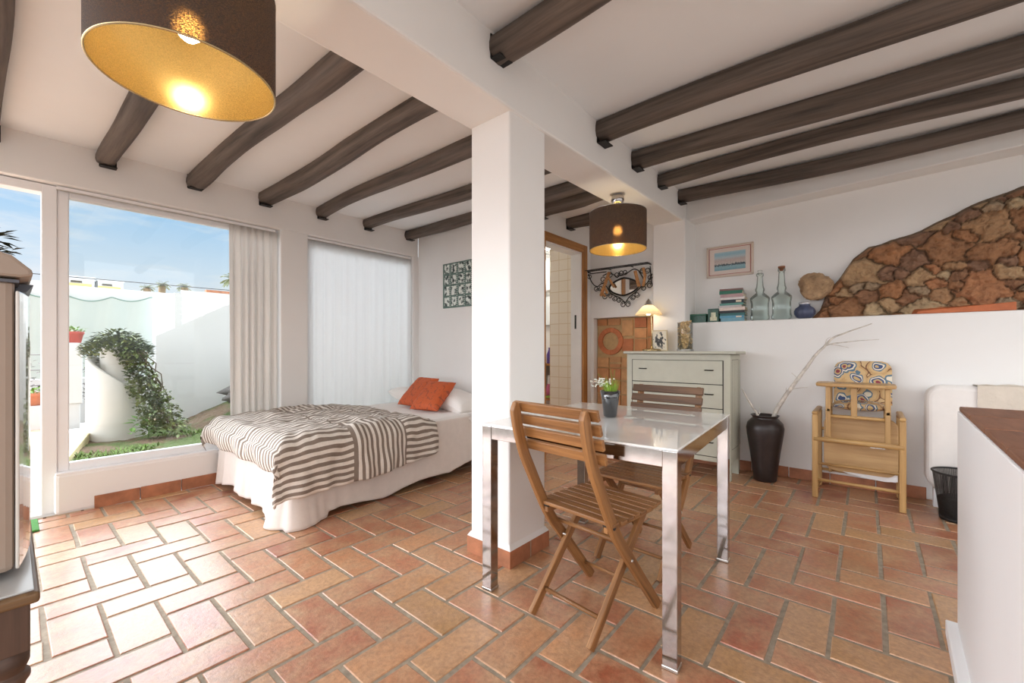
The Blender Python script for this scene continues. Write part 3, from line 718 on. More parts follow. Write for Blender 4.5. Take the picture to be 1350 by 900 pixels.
# ------------------------------------------------------------------ folding chairs
def chair(label, wm):
    t = thing('folding_chair', label, 'chair', (0, 0, 0))
    prof = [(.215, .001), (.10, .14), (-.005, .27), (-.085, .37), (-.138, .46), (-.195, .57), (-.24, .66), (-.27, .75), (-.285, .82), (-.288, .865)]
    def smooth(P, n=24):
        out = []
        for i in range(len(P)-1):
            p0 = P[max(i-1, 0)]; p1_ = P[i]; p2_ = P[i+1]; p3 = P[min(i+2, len(P)-1)]
            for k in range(4):
                u = k/4; f = lambda a, b_, c, d: .5*((2*b_)+(-a+c)*u+(2*a-5*b_+4*c-d)*u*u+(-a+3*b_-3*c+d)*u**3)
                out.append((f(p0[0], p1_[0], p2_[0], p3[0]), f(p0[1], p1_[1], p2_[1], p3[1])))
        return out+[P[-1]]
    sp = smooth(prof)
    for s_ in (-1, 1):
        y = s_*.168; b = MB(); n = len(sp); pts = [(x, y, z) for x, z in sp]
        secs = []
        for i in range(n):
            w = .042 if i < n-3 else .042*(1-.28*(i-(n-4)))  # rounded top
            w = max(w, .012); secs.append([(-w/2, -.011), (w/2, -.011), (w/2, .011), (-w/2, .011)])
        b.sweep([V(p) for p in pts], secs, up=(1, 0, .3), smooth=False)
        b.build('leg', wm, t, local=True, bevel=.003)
        y = s_*.142; b = MB()
        b.bar((-.222, y, 0.012), (.165, y, .425), .02, .036, side=(0, 1, 0)); o = b.build('leg', wm, t, local=True, bevel=.004)
        b = MB(); b.box((-.13, s_*.146-.009, .395), (.205, s_*.146+.009, .425)); b.build('seat_rail', wm, t, local=True, bevel=.003)
    b = MB(); n = 8
    for k in range(n):
        x = -.135+k*.0455; kx = rnd(.86, 1.1); b.tint = (kx, kx*.98, kx*.95, 1)
        e = .19 if 0 < k < n-1 else .183
        b.box((x, -e, .426), (x+.039, e, .441))
    b.build('seat', wm, t, local=True, bevel=.003)
    b = MB()
    for k in range(4):
        zc = .845-k*.052; xc = -.254 + k*.015; kx = rnd(.86, 1.1); b.tint = (kx, kx*.98, kx*.95, 1)
        b.cbox((xc, 0, zc), (.016, .405, .040), ry=-.30+.02*k)
    b.build('backrest', wm, t, local=True, bevel=.003)
    for (x, z, hw_, r) in ((-.035, .335, .16, .009), (.155, .085, .16, .008), (-.15, .09, .135, .008)):
        b = MB(); b.tube([(x, -hw_, z), (x, hw_, z)], r, 10); b.build('stretcher', wm, t, local=True)
    for s_ in (-1, 1):
        b = MB(); b.tube([(-.02+.015, s_*.14, .285-.02), (-.02+.015, s_*.183, .285-.02)], .006, 10); b.build('pivot_bolt', 'steel', t, local=True)
        b = MB(); b.tube([(-.125, s_*.135, .425), (-.125, s_*.182, .425)], .009, 8); b.build('hinge', 'mattblack', t, local=True)
    b = MB(); b.cbox((-.246, .02, .846), (.003, .035, .03), ry=-.3); b.build('paper_label', plain('pale_wood_label', srgb(206,170,120), .6), t, local=True)
    return t
c1 = chair('slatted wooden folding chair in front of the glass table, seen from behind', 'teak')
c1.location = (1.553, .863, 0); c1.rotation_euler = (0, 0, math.radians(-6.5))
c2 = copy_tree(c1); c2['label'] = 'darker slatted folding chair on the far side of the glass table by the chest'
for ch in bpy.data.objects:
    if ch.parent == c2 and ch.name.startswith('backrest'):
        ch.data = ch.data.copy(); ch.data.materials[0] = M['teak_dark']
    if ch.parent == c2 and ch.name.startswith('paper_label'): rm = ch
bpy.data.objects.remove(rm)
c2.location = (2.15, .885, 0); c2.rotation_euler = (0, 0, math.radians(180-3))

# ------------------------------------------------------------------ potted plant on the table
t = thing('potted_plant', 'small white-flowered grass in a glossy black tapered pot on the table', 'plant', (1.90, .965, .742))
b = MB(); b.lathe([(.0, .0), (.030, .0), (.034, .006), (.042, .09), (.049, .128), (.045, .128), (.038, .09), (.032, .10), (0, .10)], (1.90, .965, .742), 28); b.build('pot', 'blackglass', t)
b = MB()
for k in range(110):
    a = rnd(0, 2*PI); r0 = rnd(0, .03); h = rnd(.05, .10); l = rnd(.01, .05); x, y = 1.90+r0*math.cos(a), .965+r0*math.sin(a)
    dx, dy = math.cos(a)*l, math.sin(a)*l; w = .0014; px, py = -math.sin(a)*w, math.cos(a)*w; z = .742+.098
    b.add([(x-px, y-py, z), (x+px, y+py, z), (x+dx*.5+px*.8, y+dy*.5+py*.8, z+h*.6), (x+dx*.5-px*.8, y+dy*.5-py*.8, z+h*.6), (x+dx, y+dy, z+h)], [(0,1,2,3), (3,2,4)])
b.build('grass_leaves', plain('plant_green', srgb(150,186,70), .6, nscale=40, var=.3), t, recalc=False)
b = MB()
for k in range(6):
    a = rnd(-.5, 2.9) if k < 5 else 1.0; l = rnd(.05, .09); x, y, z = 1.90, .965, .84; e = V((x+math.cos(a)*l*.3, y+abs(math.sin(a))*l, z+rnd(.06, .12)))
    b.tube([(x, y, z), (x+(e.x-x)*.4, y+(e.y-y)*.4, z+(e.z-z)*.7), e], .0011, 5)
for q in ((.10, .155), (.02, .16)): b.tube([(1.9, .965, .84), (1.9, .95, .90), (1.9-.01, .965-q[0]*.3, .84+q[1]*.85)], .001, 4)
b.build('flower_stems', 'green_leaf', t)
b = MB(); b.smooth = True
for k in range(60):
    a = rnd(0, 2*PI); rr = rnd(0, .075); c = V((1.90+.5*rr*math.cos(a)-.01, .975+rr*math.sin(a)+.03, .84+rnd(.045, .09))); s_ = rnd(.004, .008)
    b.add([c+V((s_, 0, 0)), c+V((-s_, 0, 0)), c+V((0, s_, 0)), c+V((0, -s_, 0)), c+V((0, 0, s_*.8)), c+V((0, 0, -s_*.8))], [(0,2,4),(2,1,4),(1,3,4),(3,0,4),(2,0,5),(1,2,5),(3,1,5),(0,3,5)])
b.build('flowers', plain('white_petals', srgb(226,226,214), .8), t)

# ------------------------------------------------------------------ chest of drawers
X0, X1, Y0, Y1 = 3.76, 4.095, .845, 1.735
t = thing('chest_of_drawers', 'sage green chest of four drawers against the right wall', 'chest', (3.99, 1.33, 0))
b = MB(); b.box((X0, Y0, .14), (X1, Y1, 1.035)); 
b.m = 0
for yy in (Y0, Y1-.055): b.box((X0, yy, .0), (X0+.05, yy+.055, .145)); b.box((X1-.05, yy, .0), (X1, yy+.055, .145))
b.m = 1
# recessed side panel grooves and frame joints
b.box((X0+.055, Y0-.0008, .25), (X0+.059, Y0+.002, .985)); b.box((X1-.059, Y0-.0008, .25), (X1-.055, Y0+.002, .985)); b.box((X0+.055, Y0-.0008, .985), (X1-.055, Y0+.002, .989)); b.box((X0+.055, Y0-.0008, .246), (X1-.055, Y0+.002, .25))
for k in range(7): b.box((X0+.1+k*.04, Y0-.0005, .25), (X0+.1015+k*.04, Y0+.002, .985))
b.build('cabinet_body', ['sage', 'chestedge'], t, bevel=.003)
b = MB(); b.box((X0-.035, Y0-.045, 1.035), (X1, Y1+.02, 1.058)); b.m = 1; b.box((X0-.036, Y0-.046, 1.034), (X1, Y1+.021, 1.0375)); b.build('chest_top', ['sage', 'chestedge'], t, bevel=.003)
b = MB(); b.box((X0-.0012, Y0+.05, .178), (X0+.01, Y1-.05, .982)); b.build('drawer_gap', 'gap', t)
for k in range(4):
    z0 = .182+k*.2; b = MB(); b.box((X0-.008, Y0+.058, z0+.003), (X0+.03, Y1-.058, z0+.196)); dr = b.build('drawer', 'sage', t, bevel=.002)
    for yy in (Y0+.16, Y1-.16):
        h = MB(); zc = z0+.118; h.tube([(X0-.008, yy-.032, zc), (X0-.024, yy-.030, zc), (X0-.026, yy, zc), (X0-.024, yy+.030, zc), (X0-.008, yy+.032, zc)], .0045, 8)
        h.build('handle', 'iron', dr)

# ------------------------------------------------------------------ things on the chest
zt = 1.0585
t = thing('table_lamp', 'small table lamp with opal glass bell shade and round metal base on the chest', 'lamp', (3.98, 1.585, zt))
cx, cy = 3.98, 1.585
b = MB(); b.lathe([(.0, .0), (.085, .0), (.088, .006), (.086, .016), (.07, .022), (.02, .026), (.012, .04), (.008, .05), (0, .05)], (cx, cy, zt), 36); b.build('lamp_base', 'brass', t)
b = MB(); b.tube([(cx, cy, zt+.03), (cx, cy-.005, zt+.18), (cx, cy+.005, zt+.34), (cx+.002, cy+.03, zt+.455), (cx+.0, cy+.045, zt+.47), (cx, cy+.055, zt+.455)], .0055, 10); b.build('pole', 'brass', t)
cy2 = cy+.03
b = MB(); b.lathe([(.128, 1.405), (.120, 1.42), (.085, 1.46), (.055, 1.49), (.035, 1.503), (.028, 1.508)], (cx, cy2, 0), 40, close=False); b.build('lamp_shade', 'lampglass', t, recalc=False)
b = MB(); b.lathe([(.036, 1.498), (.032, 1.52), (.025, 1.54), (.012, 1.548), (.008, 1.56), (0, 1.565)], (cx, cy2, 0), 20); b.build('lamp_cap', 'steel', t)
b = MB(); b.lathe([(.0, 1.405), (.018, 1.410), (.026, 1.43), (.02, 1.455), (.012, 1.47), (0, 1.47)], (cx, cy2, 0), 16); b.build('bulb', 'bulb_small', t)
t = thing('framed_print', 'small framed black-and-white print leaning beside the lamp on the chest', 'picture', (4.0, 1.51, zt), math.radians(-4))
def print_mat():
    m, nt, bb = new_mat('ink_print'); v = mapping(nt, 'UV', (1, 1, 1)); 
    tc = N(nt, 'ShaderNodeTexCoord'); sp = N(nt, 'ShaderNodeSeparateXYZ'); nt.links.new(tc.outputs['UV'], sp.inputs[0])
    n = noise_tex(nt, v, 5, 3); 
    d = N(nt, 'ShaderNodeVectorMath', operation='DISTANCE'); nt.links.new(v, d.inputs[0]); d.inputs[1].default_value = (.5, .45, 0)
    f = math_n(nt, 'SUBTRACT', math_n(nt, 'ADD', n, .02), math_n(nt, 'MULTIPLY', d.outputs['Value'], .55))
    c = ramp(nt, f, [(.33, srgb(228,218,196)), (.36, srgb(150,146,138)), (.40, srgb(52,50,48))], 'LINEAR')
    nt.links.new(c, bb.inputs['Base Color']); bb.inputs['Roughness'].default_value = .4; return m
def uvquad(b, p, m=0): b.m = m; b.add(p, [(0,1,2,3)], [[(0,0),(1,0),(1,1),(0,1)]])
b = MB(); b.boxm(Matrix.Rotation(-.1, 4, 'Y') @ Matrix.Translation((0, 0, .1)), (.012, .155, .2)); b.build('frame', plain('frame_cream', srgb(214,196,160), .5), t, local=True, bevel=.002)
b = MB(); R_ = Matrix.Rotation(-.1, 4, 'Y'); P = [R_ @ V(p) for p in ((-.0068, .068, .01), (-.0068, -.068, .01), (-.0068, -.068, .19), (-.0068, .068, .19))]; uvquad(b, P); b.build('print_sheet', print_mat(), t, local=True, recalc=False)
t = thing('cork_jar', 'clear glass jar full of wine corks on the chest', 'jar', (3.99, 1.275, zt))
b = MB(); b.lathe([(.0, .001), (.070, .001), (.074, .01), (.066, .018), (.066, .25), (.069, .262), (.065, .262), (.062, .25), (.062, .02), (.0, .018)], (3.99, 1.275, zt), 32, close=False); b.build('glass', 'jarglass', t, recalc=False)
b = MB()
for k in range(170):
    a = rnd(0, 2*PI); r = .050*math.sqrt(rnd(0.15, 1)); z = zt+.03+rnd(0, .235); c = V((3.99+r*math.cos(a), 1.275+r*math.sin(a), z)); d = V((rnd(-1, 1), rnd(-1, 1), rnd(-1, 1))).normalized()*.017
    b.tint = (1,1,1,1); b.tube([c-d, c+d], .009, 7)
o = b.build('corks', 'cork', t); o['kind'] = 'stuff'
# ------------------------------------------------------------------ ledge things (ledge top z=1.33)
zt = 1.3305
def bxthing(name, label, cat, lo, hi, mat, bevel=.004, group=None):
    b = MB(); b.box(lo, hi); return tag(b.build(name, mat, bevel=bevel), label, cat, group)
M['greenbox'] = plain('dark_green_tin', srgb(26, 74, 58), .4, nscale=40, var=.5)
t = thing('long_box', 'long low dark green box at the left end of the ledge', 'box', (4.30, 1.245, zt))
b = MB(); b.box((4.245, 1.165, zt), (4.36, 1.325, zt+.068)); b.build('box_body', 'greenbox', t, bevel=.004)
b = MB(); b.box((4.243, 1.163, zt+.068), (4.362, 1.327, zt+.082)); b.build('lid', plain('green_lid', srgb(36,96,72), .4), t, bevel=.003)
t = thing('square_box', 'square dark green packet with a pale label beside the book pile', 'box', (4.29, 1.10, zt))
b = MB(); b.box((4.25, 1.055, zt), (4.35, 1.15, zt+.125)); b.build('box_body', 'greenbox', t, bevel=.004)
b = MB(); b.cbox((4.2492, 1.10, zt+.055), (.002, .04, .07), rx=.0); b.cbox((4.249, 1.10, zt+.03), (.002, .06, .035)); b.build('printed_label', plain('pale_print', srgb(206,204,176), .6, nscale=50, var=.3), t)
books = [((112,160,176), .030, 'pale blue book at the bottom of the pile'), ((88,150,178), .024, 'sky blue book, second from the bottom of the pile'), ((44,104,104), .022, 'teal book low in the pile, under the black one'),
 ((34,34,38), .022, 'thin black book in the lower half of the pile'), ((222,206,196), .030, 'cream book below the middle of the pile'), ((196,190,190), .018, 'light grey book with a dark spine mark'), ((92,150,140), .020, 'turquoise book in the middle of the pile'),
 ((30,44,52), .030, 'thick near-black book with a white spine label'), ((222,216,214), .022, 'white book above the thick near-black one'), ((182,150,152), .030, 'dusty pink book near the top of the pile'), ((44,110,88), .030, 'green book, second from the top of the pile'), ((128,92,88), .018, 'thin reddish brown book, topmost and skewed')]
z = zt; M['paper'] = plain('page_block', srgb(222, 212, 190), .9, vec=(1, 1, 200), nscale=2, var=.1)
for k, (c, h, lab) in enumerate(books):
    w = rnd(.185, .215); dpt = rnd(.11, .13); dy = rnd(-.008, .012); rz = rnd(-.05, .05)+(.10 if k >= 10 else 0); yc = .945+dy
    if k >= 9: w = .19
    t = thing('book', lab+' of books', 'book', (4.305, yc, z), rz, 'stacked books on the ledge')
    cm = plain('cover_%d' % k, srgb(*c), .5, nscale=30, var=.12)
    b = MB(); b.box((-dpt/2, -w/2, 0), (dpt/2, w/2, .0025)); b.box((-dpt/2, -w/2, h-.0035), (dpt/2, w/2, h-.001)); b.box((-dpt/2, -w/2, .002), (-dpt/2+.003, w/2, h-.003)); b.build('cover', cm, t, local=True)
    b = MB(); b.box((-dpt/2+.003, -w/2+.003, .0025), (dpt/2-.003, w/2-.003, h-.0035)); b.build('pages', 'paper', t, local=True)
    if k in (7, 4, 1):
        b = MB(); b.box((-dpt/2-.0008, -w/2+.02, .005), (-dpt/2+.001, -w/2+.065, h-.006)); b.build('spine_label', 'paper' if k != 4 else cm, t, local=True)
    z += h+.0004
def demijohn(label, x, y, zt, h):
    t = thing('glass_bottle', label, 'bottle', (x, y, zt), .1)
    def sq(r): return r
    b = MB(); k = 24; rows = [(.064, .001), (.074, .010), (.077, .03), (.071, .05), (.070, .15), (.077, .185), (.076, .20), (.055, .225), (.036, .24), (.030, .25), (.036, .262), (.037, .28), (.031, .295), (.027, .32), (.023, h-.05), (.022, h-.04), (.029, h-.035), (.029, h-.015), (.024, h-.01)]
    vs = []; 
    for (r, z) in rows:
        for j in range(k):
            a = 2*PI*j/k; p = 0
            m_ = 1/max(abs(math.cos(a)), abs(math.sin(a))) if z <= .215 else 1
            q = r*(1 if z > .215 else (.35+.65*min(m_, 1.3))); vs.append((q*math.cos(a), q*math.sin(a), z))
    fs = [tuple(range(k))[::-1], tuple((len(rows)-1)*k+j for j in range(k))]
    for i in range(len(rows)-1):
        for j in range(k): fs.append((i*k+j, i*k+(j+1) % k, (i+1)*k+(j+1) % k, (i+1)*k+j))
    b.smooth = True; b.add(vs, fs); o = b.build('bottle_glass', 'demijohn', t, local=True)
    return t
d1 = demijohn('square-shouldered greenish glass bottle beside the books', 4.30, .727, zt, .43)
b = MB(); b.lathe([(.0, .40), (.014, .405), (.017, .43), (.02, .445), (0, .45)], n=16); b.build('stopper', 'jarglass', d1, local=True)
d2 = demijohn('taller square-shouldered glass bottle with a cork, beside the blue pot', 4.30, .563, zt, .455)
b = MB(); b.lathe([(.0, .42), (.016, .425), (.019, .445), (.027, .447), (.027, .462), (0, .462)], n=16); b.build('cork_stopper', plain('rust_cork', srgb(140,92,66), .8), d2, local=True)
t = thing('ribbed_pot', 'slate blue ribbed ceramic pot with a pale lid on the ledge', 'pot', (4.295, .398, zt))
b = MB(); k = 48; prof = [(.035, .001), (.055, .012), (.072, .04), (.074, .065), (.062, .09), (.042, .105), (.036, .115), (.040, .122)]
vs = []
for (r, z) in prof:
    for j in range(k): a = 2*PI*j/k; q = r*(1+.035*math.cos(a*12)*(1 if z < .1 else 0)); vs.append((4.295+q*math.cos(a), .398+q*math.sin(a), zt+z))
fs = [tuple(range(k))[::-1], tuple((len(prof)-1)*k+j for j in range(k))]
for i in range(len(prof)-1):
    for j in range(k): fs.append((i*k+j, i*k+(j+1) % k, (i+1)*k+(j+1) % k, (i+1)*k+j))
b.smooth = True; b.add(vs, fs); b.build('pot_body', 'bluepot', t)
b = MB(); b.lathe([(.041, .1225), (.043, .135), (.03, .14), (0, .141)], (4.295, .398, zt), 28); b.build('lid', plain('pale_lid', srgb(206,206,210), .25, .4), t)
t = thing('ridge_tile', 'long flat terracotta tile lying along the ledge under the rock', 'tile', (4.28, -.49, zt), 0)
b = MB(); b.add([(4.225, -.27, zt), (4.345, -.245, zt), (4.345, -.75, zt), (4.225, -.75, zt), (4.225, -.29, zt+.02), (4.345, -.26, zt+.045), (4.345, -.75, zt+.06), (4.225, -.75, zt+.055)], [(0,1,2,3),(4,7,6,5),(0,4,5,1),(1,5,6,2),(2,6,7,3),(3,7,4,0)])
b.build('tile_slab', plain('orange_clay', srgb(188,104,60), .6, nscale=10, var=.2, bstr=.2), t, bevel=.004)

# rock outcrop in the wall
def rock():
    rs = np.random.RandomState(4)
    ys = np.array([.36, .30, .252, .178, .081, -.012, -.167, -.313, -.451, -.545, -.635, -.806, -1.2, -1.65])
    zs = np.array([1.335, 1.40, 1.548, 1.647, 1.807, 1.884, 1.917, 1.965, 2.034, 2.084, 2.117, 2.174, 2.28, 2.33])
    nu, nv = 330, 130
    seeds = []
    for i in range(2600):
        p = np.array([rs.uniform(-1.7, .5), rs.uniform(1.28, 2.45)]); r = rs.choice([.035, .05, .075, .10, .13], p=[.28, .30, .26, .12, .04])
        if all(np.hypot(*(p-q[0])) > (r+q[1])*.82 for q in seeds): seeds.append((p, r))
    P = np.array([q[0] for q in seeds]); R = np.array([q[1] for q in seeds])
    pal = [srgb(182,144,108), srgb(168,124,90), srgb(192,160,124), srgb(156,116,88), srgb(180,130,92), srgb(200,176,142), srgb(150,116,94), srgb(176,154,128), srgb(182,130,94)]
    pc = [pal[i] for i in rs.randint(0, len(pal), len(seeds))]; amp = rs.uniform(.5, 1.3, len(seeds))
    tl = rs.uniform(-.35, .35, (len(seeds), 2))
    vs = []; cid = np.zeros((nu+1, nv+1), int); edge = np.zeros((nu+1, nv+1))
    for i in range(nu+1):
        y = .36+(-1.65-.36)*i/nu; zt_ = np.interp(-y, -ys, zs) + .012*mn.noise(V((y*9, 3, 1)))
        for j in range(nv+1):
            t_ = j/nv; z = 1.331+(zt_-1.331)*t_
            wy = y+.022*mn.noise(V((y*14, z*14, 0)))+.012*mn.noise(V((y*38, z*38, 3))); wz = z+.022*mn.noise(V((y*14, z*14, 7)))+.012*mn.noise(V((y*38, z*38, 9)))
            d = np.hypot((P[:, 0]-wy)*.85, (P[:, 1]-wz)*1.15)/R; k = np.argpartition(d, 2)[:2]
            a, b_ = (k[0], k[1]) if d[k[0]] < d[k[1]] else (k[1], k[0]); e = d[b_]-d[a]
            h = min(1, e*1.6)**.5*.050*amp[a]-.018*math.exp(-(e/.05)**2)+ (tl[a][0]*(wy-P[a,0])+tl[a][1]*(wz-P[a,1]))*.5*min(1, e*2)
            h += .020*mn.fractal(V((y*22, z*26, 2)), 1, 2, 5)+.012*abs(mn.noise(V((y*9, z*30, 6))))
            rim = min(1, (1-t_)*(zt_-1.331)/.05, (.36-y)/.03+.0); base = .045*min(1, rim)+.004
            vs.append((4.402-base-h*max(.25, min(1, rim)), y, z)); cid[i, j] = a; edge[i, j] = e
    b = MB(); b.smooth = True; fs = []; cols = []
    mort = srgb(122, 104, 84); 
    for i in range(nu):
        for j in range(nv):
            a = i*(nv+1)+j; fs.append((a, a+nv+1, a+nv+2, a+1)); c = pc[cid[i, j]] ; e = edge[i, j]; s_ = min(1, e*6+.25) if e < .13 else 1
            if j/nv > .965: c, s_ = mort, 1
            cols.append(tuple(c[q]*s_+mort[q]*(1-s_) for q in range(3))+(1,))
    o = len(b.v); b.add(vs, fs); b.col = cols
    ob = b.build('rock_outcrop', 'rock', recalc=False)
    return tag(ob, 'natural brown rock face bulging out of the upper right wall above the ledge', 'rock')
rock()
bm = bmesh.new(); bmesh.ops.create_icosphere(bm, subdivisions=5, radius=1)
for v in bm.verts:
    n_ = v.co.normalized(); q = 1+.30*mn.noise(n_*1.6+V((3, 1, 2)))+.07*mn.fractal(n_*5, 1, 2, 4)
    q += .05*mn.fractal(n_*9, 1, 2, 3); v.co = V((n_.x*.085*q, n_.y*.112*q, n_.z*.116*q))
for f in bm.faces: f.smooth = True
me = bpy.data.meshes.new('boulder'); bm.to_mesh(me); bm.free(); me.materials.append(M['boulder'])
o = bpy.data.objects.new('boulder', me); C.objects.link(o); o.location = (4.325, .328, 1.60); o.rotation_euler = (.25, 0, 0)
tag(o, 'rounded tan boulder jutting from the left tip of the rock face', 'boulder')

# ------------------------------------------------------------------ framed sea picture, film poster
t = thing('framed_picture', 'framed watercolour of a white town by the sea on the right wall', 'picture', (4.395, .99, 1.76))
b = MB(); yA, yB, zA, zB = 1.195, .792, 1.765, 2.062
frame_w = .016
b.box((4.375, yB, zA), (4.40, yA, zA+frame_w)); b.box((4.375, yB, zB-frame_w), (4.40, yA, zB)); b.box((4.375, yB, zA), (4.40, yB+frame_w, zB)); b.box((4.375, yA-frame_w, zA), (4.40, yA, zB))
b.build('frame', plain('pale_frame', srgb(214,198,184), .5), t, bevel=.003)
b = MB(); k = .022
for (p, q) in (((yB+k, zA+k), (yA-k, zA+k+.004)), ((yB+k, zB-k-.004), (yA-k, zB-k)), ((yB+k, zA+k), (yB+k+.004, zB-k)), ((yA-k-.004, zA+k), (yA-k, zB-k))): b.box((4.378, p[0], p[1]), (4.386, q[0], q[1]))
b.build('red_line', plain('red_fillet', srgb(176,96,84), .6), t)
b = MB(); b.box((4.382, yB+.012, zA+.012), (4.396, yA-.012, zB-.012)); b.build('mount', plain('mount_card', srgb(222,210,202), .8), t)
def sea_mat():
    m, nt, bb = new_mat('sea_watercolour'); tc = N(nt, 'ShaderNodeTexCoord'); sp = N(nt, 'ShaderNodeSeparateXYZ'); nt.links.new(tc.outputs['UV'], sp.inputs[0])
    mp = mapping(nt, 'UV', (14, 6, 1)); n = noise_tex(nt, mp, 2.2, 4)
    y = math_n(nt, 'ADD', sp.outputs[1], math_n(nt, 'MULTIPLY', math_n(nt, 'SUBTRACT', n, .5), .35))
    c = ramp(nt, y, [(0, srgb(120,164,178)), (.22, srgb(150,186,196)), (.27, srgb(60,76,86)), (.33, srgb(96,110,112)), (.37, srgb(214,206,200)), (.55, srgb(208,190,184)), (.68, srgb(190,204,208)), (.85, srgb(150,190,204)), (1, srgb(168,200,210))])
    n2 = noise_tex(nt, mapping(nt, 'UV', (26, 16, 1)), 2.5, 2)
    band = ramp(nt, sp.outputs[1], [(.30, (0,0,0,1)), (.38, (1,1,1,1)), (.62, (1,1,1,1)), (.72, (0,0,0,1))])
    c = mixc(nt, math_n(nt, 'MULTIPLY', band, ramp(nt, n2, [(.5, (0,0,0,1)), (.6, (.7,.7,.7,1))])), c, srgb(120,112,122))
    nt.links.new(c, bb.inputs['Base Color']); bb.inputs['Roughness'].default_value = .35; return m
b = MB(); uvquad(b, [(4.3815, yA-.07, zA+.062), (4.3815, yB+.065, zA+.062), (4.3815, yB+.065, zB-.062), (4.3815, yA-.07, zB-.062)]); b.build('painting', sea_mat(), t, recalc=False)
# film strip poster on the wall at the bed head
t = thing('poster', 'green and white film-strip poster of small portraits above the bed', 'poster', (3.066, 3.22, 1.52))
yA, yB, zA, zB = 3.555, 2.88, 1.522, 2.004
b = MB(); b.box((3.060, yB, zA), (3.0705, yA, zB)); b.build('board', plain('poster_green', srgb(96,120,112), .6, nscale=14, var=.25), t)
def portrait_mat():
    m, nt, bb = new_mat('portrait_print'); v = mapping(nt, 'Object'); f = noise_tex(nt, v, 26, 2)
    nt.links.new(ramp(nt, f, [(.40, srgb(52,66,66)), (.47, srgb(150,164,158)), (.53, srgb(226,232,226))]), bb.inputs['Base Color']); bb.inputs['Roughness'].default_value = .5; return m
pm = portrait_mat(); wp = plain('white_print', srgb(214,222,216), .5); b = MB()
py = (yA-yB-.01)/6.0; pz = (zB-zA-.012)/4
for i in range(6):
    for j in range(4):
        y = yA-.010-(i+.5)*py; z = zA+.008+(j+.5)*pz
        b.box((3.0575, y-py*.34, z-pz*.41), (3.061, y+py*.34, z+pz*.41))
    q = MB()
    for k in range(22):
        z = zA+.014+k*(zB-zA-.02)/22; y = yA-.010-(i+1)*py+py*.06; q.box((3.0580, y-.005, z), (3.061, y+.004, z+.010))
    q.build('perforation_strip', wp, t)
b.build('portraits', pm, t)

# ------------------------------------------------------------------ wrought iron rack with mirror
t = thing('wall_rack', 'black wrought-iron scroll rack with eye-shaped mirror beside the bathroom door', 'rack', (4.13, 2.09, 1.66))
xr = 4.10
b = MB()
for dx in (0, .045, .09): b.bar((xr-.07+dx*.9, 2.60-.16, 1.93+0*dx), (xr-.07+dx*.9, 1.64, 1.93), .008, .006)
b.bar((xr-.075, 2.44, 1.925), (4.158, 2.36, 1.925), .008, .008)
for y in (2.35, 2.1, 1.85, 1.66): b.bar((xr-.075, y, 1.926), (4.16, y, 1.926), .008, .006)
b.build('shelf_rails', 'iron', t)
def Pm(px, pz):  # ornament coords: px 0..1 along from left (Y=2.33) to right (Y=1.64), pz metres below/above 1.93
    return V((xr+.035, 2.36-.72*px, 1.93+pz))
def spiral(b, c, r, a0, turns, sgn, rr=.0045, lead=None):
    pts = []
    if lead: pts += [Pm(*q) for q in lead]
    for k in range(int(turns*14)+1):
        a = a0+sgn*k/14*2*PI; q = r*(1-.62*k/(turns*14)); c3 = Pm(*c); pts.append(c3+V((0, -q*math.cos(a), q*math.sin(a))))
    b.tube(pts, rr, 6)
b = MB()
for (c, r, a0, tn, sg) in [((.02, -.05), .03, 2, 1.2, 1), ((.13, -.19), .03, 0, 1.3, -1), ((.20, -.19), .03, PI, 1.3, 1), ((.24, -.10), .038, 4, 1.4, 1), ((.36, -.06), .032, 2, 1.3, -1), ((.28, -.285), .035, 1, 1.4, 1), ((.36, -.285), .03, 3, 1.3, -1),
    ((.47, -.065), .034, 1, 1.4, -1), ((.44, -.315), .030, 3, 1.3, 1), ((.50, -.335), .028, 0, 1.3, -1), ((.535, -.05), .028, PI, 1.4, 1), ((.60, -.05), .028, 0, 1.4, -1), ((.57, -.385), .032, 1, 1.4, 1), ((.64, -.385), .032, 2, 1.4, -1),
    ((.72, -.32), .028, 3, 1.4, 1), ((.78, -.295), .030, 0, 1.4, -1), ((.88, -.235), .03, 1, 1.4, 1), ((.96, -.21), .034, 2, 1.4, -1), ((.93, -.06), .034, 3, 1.4, 1), ((.965, -.13), .026, 0, 1.2, -1), ((.86, -.06), .03, 1, 1.3, 1)]:
    spiral(b, c, r, a0, tn, sg)
for L_ in ([(.0, -.02), (.03, -.09), (.10, -.16), (.16, -.17)], [(.16, -.17), (.23, -.13), (.30, -.17), (.36, -.25)], [(.24, -.06), (.34, -.03), (.44, -.07), (.48, -.10)], [(.48, -.08), (.56, -.08), (.64, -.06), (.73, -.02), (.80, -.05)],
    [(.36, -.25), (.44, -.29), (.52, -.31), (.60, -.37)], [(.60, -.37), (.66, -.31), (.74, -.28), (.84, -.22)], [(.84, -.22), (.92, -.20), (.97, -.14), (1.0, -.10)], [(.80, -.05), (.86, -.12), (.90, -.19)], [(.02, -.02), (.3, -.02)], [(.97, -.02), (.99, -.2)]):
    pts = [Pm(*q) for q in L_]; sm = []
    for i in range(len(pts)-1):
        for k in range(5): sm.append(pts[i].lerp(pts[i+1], k/5))
    sm.append(pts[-1])
    for _ in range(6): sm = [sm[0]]+[(sm[i-1]+sm[i]*2+sm[i+1])/4 for i in range(1, len(sm)-1)]+[sm[-1]]
    b.tube(sm, .0055, 6)
b.build('scrollwork', 'iron', t)
cxm, czm, aw, ah = .575, -.20, .165, .092
eye = []
for k in range(40):
    a = 2*PI*k/40; eye.append(Pm(cxm+math.copysign(abs(math.cos(a))**1.0, math.cos(a))*aw/.72, czm+ah*math.sin(a)*(1-.25*abs(math.cos(a)))))
